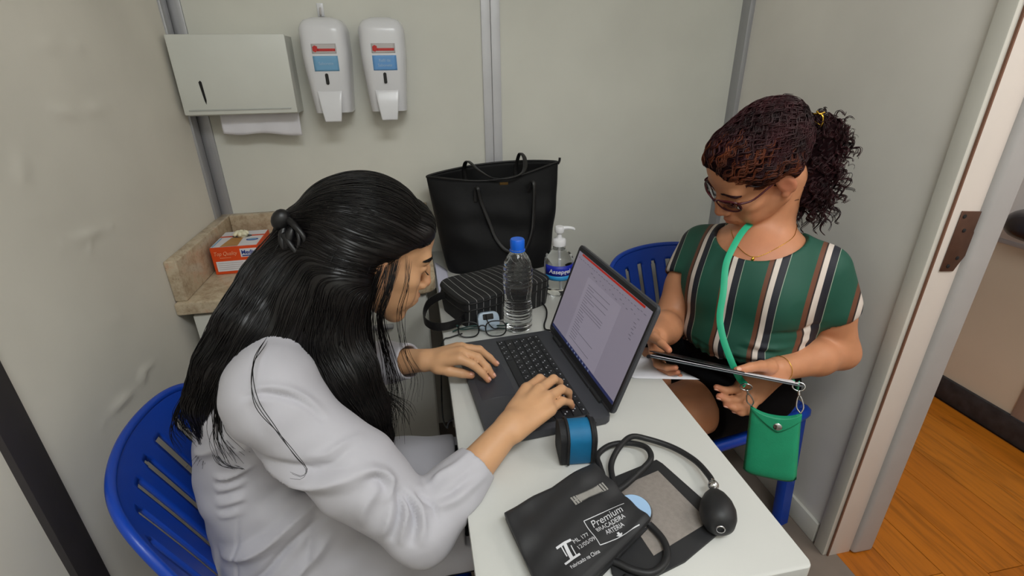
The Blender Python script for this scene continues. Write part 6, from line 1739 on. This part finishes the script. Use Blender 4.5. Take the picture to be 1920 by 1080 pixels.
# ------------------------------------------------ glasses on her nose
M_burg = mat('burgundy_acetate', srgb(74, 20, 30), rough=0.25, var=0.05)
M_lens2 = mat('tinted_lens', (0.90, 0.88, 0.92, 1), rough=0.0, var=0, trans=1.0, ior=1.10)
GF = frame(WP(0, 0.108, 0.008), wR[:, 0], wR @ np.array((0, 0.12, 0.99)))
def lens2(cx, w_, h_, n=26):
    o_ = []
    for k in range(n):
        a = 2*PI*k/n; c, s_ = math.cos(a), math.sin(a); o_.append((cx+w_*math.copysign(abs(c)**0.7, c), h_*math.copysign(abs(s_)**0.8, s_)+0.002))
    return o_
zb = lambda x: 0.0-6.0*x*x*(1 if (GF.to_3x3() @ Vector((0, 0, 1))).dot(Vector(wR[:, 1])) > 0 else -1)
for cx in (-0.0345, 0.0345):
    MB().tube([GF @ Vector((x, y, zb(x))) for x, y in lens2(cx, 0.0265, 0.0185)], 0.0022, 8, 2, closed=True).build('glasses_rim', M_burg, wom, smooth=180)
    ol = lens2(cx, 0.0255, 0.0176, 24)
    MB().rawfaces([GF @ Vector((x, y, zb(x))) for x, y in ol], [list(range(24))]).build('glasses_lens', M_lens2, wom, solid=0.0012)
MB().tube([GF @ Vector((-0.009, 0.006, 0)), GF @ Vector((0, 0.009, 0.001)), GF @ Vector((0.009, 0.006, 0))], 0.0018, 8).build('glasses_bridge', M_burg, wom, smooth=180)
for q in (-1, 1):
    MB().tube([GF @ Vector((q*0.0605, 0.012, zb(0.0605))), GF @ Vector((q*0.066, 0.013, zb(0.066)-0.002)), WP(q*0.074, 0.060, 0.018), WP(q*0.0805, 0.004, 0.028), WP(q*0.082, -0.016, 0.022)], [0.0026, 0.0026, 0.002, 0.002, 0.002], 8).build('glasses_temple', M_burg, wom, smooth=180)
# ------------------------------------------------ necklace and bracelet
nk = [snap(NB+lat*0.062+np.array((0, 0, 0.03))+0.0*fac, 0.0012), snap(NB+lat*0.066+fac*0.05+np.array((0, 0, 0.01)), 0.0012), snap(NB+lat*0.045+fac*0.10+np.array((0, 0, -0.005)), 0.0012), snap(NB+fac*0.128+lat*0.010+np.array((0, 0, -0.020)), 0.0015), snap(NB+fac*0.115-lat*0.03+np.array((0, 0, -0.005)), 0.0012), snap(NB+fac*0.07-lat*0.062+np.array((0, 0, 0.02)), 0.0012)]
nkp = [snap(p, 0.0012) for p in cr(nk, 40)]
MB().tube(nkp, 0.0007, 5, 1).build('necklace_chain', M_gold, wom, smooth=180)
pd = nkp[int(40*0.60)]
MB().sphere(tuple(pd+fac*0.002+np.array((0, 0, -0.005))), (0.0042, 0.0030, 0.0050), 12).build('necklace_pendant', M_gold, wom, smooth=180)
dW = (E_L-W_L)/np.linalg.norm(E_L-W_L); bx = np.cross(dW, (0, 0, 1.0)); bx /= np.linalg.norm(bx); by = np.cross(dW, bx); bc = W_L+dW*0.012
MB().tube([bc+(bx*math.cos(a)+by*math.sin(a))*0.0285 for a in np.linspace(0, 2*PI, 30)[:-1]], 0.0007, 5, 1, closed=True).build('bracelet', M_gold, wom, smooth=180)

# ================================================================== HELD AND HANGING THINGS
M_folder = mat('grey_plastic_folder', srgb(82, 88, 94), rough=0.22, var=0.1, vscale=6)
M_folder2 = mat('black_folder_cover', srgb(24, 24, 28), rough=0.3, var=0.1)
FA, FB_, FC = Vector((0.4208, 0.7808, 0.8132)), Vector((0.7130, 0.6930, 0.7590)), Vector((0.087, 0.112, -0.0775))
fo = thing('document_folder', 'grey and black plastic document folder in the hands of the reading woman', 'folder', tuple((FA+FB_)/2+FC/2))
oc = (FA+FB_)/2+FC/2
def plate(a, b, c, th, m, name, bend=0.0, smooth=180):
    n_ = (b-a).cross(c).normalized()
    return MB().grid(lambda u, v: a.lerp(b, u)+c*v+n_*bend*math.sin(PI*u)*(1-v)-oc, 14, 8).build(name, m, fo, smooth=smooth, solid=th)
nrm = (FB_-FA).cross(FC).normalized()
if nrm.z < 0: nrm = -nrm
plate(FA, FB_, FC, 0.0025, M_folder, 'back_cover')
plate(FA+nrm*0.004+(FB_-FA)*0.01, FA.lerp(FB_, 0.97)+nrm*0.0035, FC*0.98, 0.0008, M_paper, 'papers')
plate(FA+nrm*0.011-(FB_-FA)*0.0, FA.lerp(FB_, 0.62)+nrm*0.005, FC*1.0, 0.0014, M_folder2, 'front_cover', 0.0)
MB().tube([FA-oc, FA+FC-oc], 0.004, 8).build('spine', M_folder2, fo)

# ------------------------------------------------ green phone pouch on its strap
M_green = mat('emerald_leatherette', srgb(34, 150, 108), rough=0.5, var=0.05, vscale=30, bump=0.15, bscale=350)
M_green2 = mat('emerald_strap', srgb(40, 172, 130), rough=0.5, var=0.04, vscale=60)
pc = np.array((0.672, 0.690, 0.625))
pu = thing('phone_pouch', 'emerald green phone pouch on a long strap hanging at the hip of the reading woman', 'pouch', tuple(pc))
PF_x = np.array((0.80, -0.58, 0.10)); PF_x /= np.linalg.norm(PF_x)
PF_y = np.array((0.13, 0.08, 1.0)); PF_y -= PF_x*(PF_y@PF_x); PF_y /= np.linalg.norm(PF_y); PF_z = np.cross(PF_x, PF_y)
if PF_z[1] > 0: PF_z = -PF_z; 
PM = Matrix(((PF_x[0], PF_y[0], PF_z[0], 0), (PF_x[1], PF_y[1], PF_z[1], 0), (PF_x[2], PF_y[2], PF_z[2], 0), (0, 0, 0, 1)))
def pouch_pt(u, v, front):
    # u across, v up
    w_ = 0.0500-0.004*v; x = (2*u-1)*w_
    yb = -0.082+0.012*(abs(2*u-1))**6*0.9
    yt = 0.072-0.006*math.sin(PI*u)+0.008*abs(2*u-1)**3
    y = yb+(yt-yb)*v
    b = 0.009*(max(0, 1-(2*u-1)**4))**0.5*(max(0, 1-(2*v-1)**6))**0.5
    return PM @ Vector((x, y, b if front else -b))
g_ = MB(); g_.grid(lambda u, v: pouch_pt(u, v, True), 18, 22); g_.grid(lambda u, v: pouch_pt(u, v, False), 18, 22)
bmesh.ops.remove_doubles(g_.bm, verts=g_.bm.verts, dist=0.0003)
g_.build('pouch_body', M_green, pu, smooth=180)
fl = [(-0.046, 0.079), (-0.034, 0.068), (-0.022, 0.047), (-0.004, 0.036), (0.013, 0.038), (0.026, 0.047), (0.036, 0.060), (0.046, 0.079), (0.020, 0.071), (-0.020, 0.071)]
def flap(u, v):
    x = -0.046+0.092*u; top = 0.072-0.006*math.sin(PI*u)+0.008*abs(2*u-1)**3
    k = abs(2*((x-0.006)/0.100)); low = 0.034+0.042*min(1, k)**1.3
    y = top+(low-top)*v; b = 0.009*(max(0.02, 1-(x/0.05)**4))**0.5
    return PM @ Vector((x, y, min(b, 0.0095)+0.0022))
MB().grid(flap, 24, 8).build('flap', M_green, pu, smooth=180, solid=0.0018)
MB().lathe([(0.0, 0.0), (0.0075, 0.0), (0.0080, 0.0012), (0.0060, 0.0028), (0.0, 0.0034)], 20, M=PM @ Matrix.Translation((0.006, 0.047, 0.0118))).build('snap_button', M_chrome, pu, smooth=60)
def ring(c, r, up_, m=M_chrome, name='ring', thick=0.0016, ry=None):
    z = V3(up_).normalized(); x = z.orthogonal().normalized(); y = z.cross(x)
    MB().tube([V3(c)+x*r*math.cos(a)+y*(ry or r)*math.sin(a) for a in np.linspace(0, 2*PI, 25)[:-1]], thick, 8, 1, closed=True).build(name, m, pu, smooth=180)
tl_, tr_ = PM @ Vector((-0.044, 0.078, 0)), PM @ Vector((0.044, 0.078, 0))
def clasp(base, top):
    d = (top-base); n_ = d.normalized(); x = V3(PF_x); x = (x-n_*x.dot(n_)).normalized()
    MB().tube([base, base+d*0.25+x*0.006, base+d*0.6+x*0.004, base+d*0.8], 0.0015, 8).tube([base, base+d*0.25-x*0.006, base+d*0.6-x*0.004, base+d*0.8], 0.0015, 8).tube([base+d*0.75, top], 0.0026, 8).build('snap_hook', M_chrome, pu, smooth=180)
    MB().tube([top+n_*0.007+(x*math.cos(a)+n_*math.sin(a)*0.75)*0.011 for a in np.linspace(0, 2*PI, 22)[:-1]], 0.0016, 8, 1, closed=True).build('strap_ring', M_chrome, pu, smooth=180)
    return top+n_*0.012
a1 = clasp(tl_, tl_+Vector((-0.016, 0.004, 0.040))); a2 = clasp(tr_, tr_+Vector((0.004, 0.022, 0.040)))
L0 = lambda *p: Vector(p)-Vector(pc)
def strap(pts, name='strap', up=(-0.6, -0.75, 0.3)):
    MB().tube(pts, 0.004, res=8, flat=(0.0066, 0.0013), up=up).build(name, M_green2, pu, smooth=60)
sf = lambda p, off: Vector(snap(p, off))-Vector(pc)
M_STRAP = [a1, L0(0.618, 0.760, 0.750), L0(0.603, 0.776, 0.785), L0(0.596, 0.803, 0.822), L0(0.598, 0.828, 0.858), L0(0.610, 0.848, 0.905), L0(0.628, 0.880, 0.955), L0(0.658, 0.905, 0.988), L0(0.700, 0.940, 1.006), L0(0.745, 0.972, 1.015)]
strap(M_STRAP)
strap([a2, L0(0.772, 0.765, 0.695), L0(0.790, 0.815, 0.705), L0(0.800, 0.88, 0.74), L0(0.80, 0.91, 0.78)], 'strap', (0.3, -0.9, 0.3))
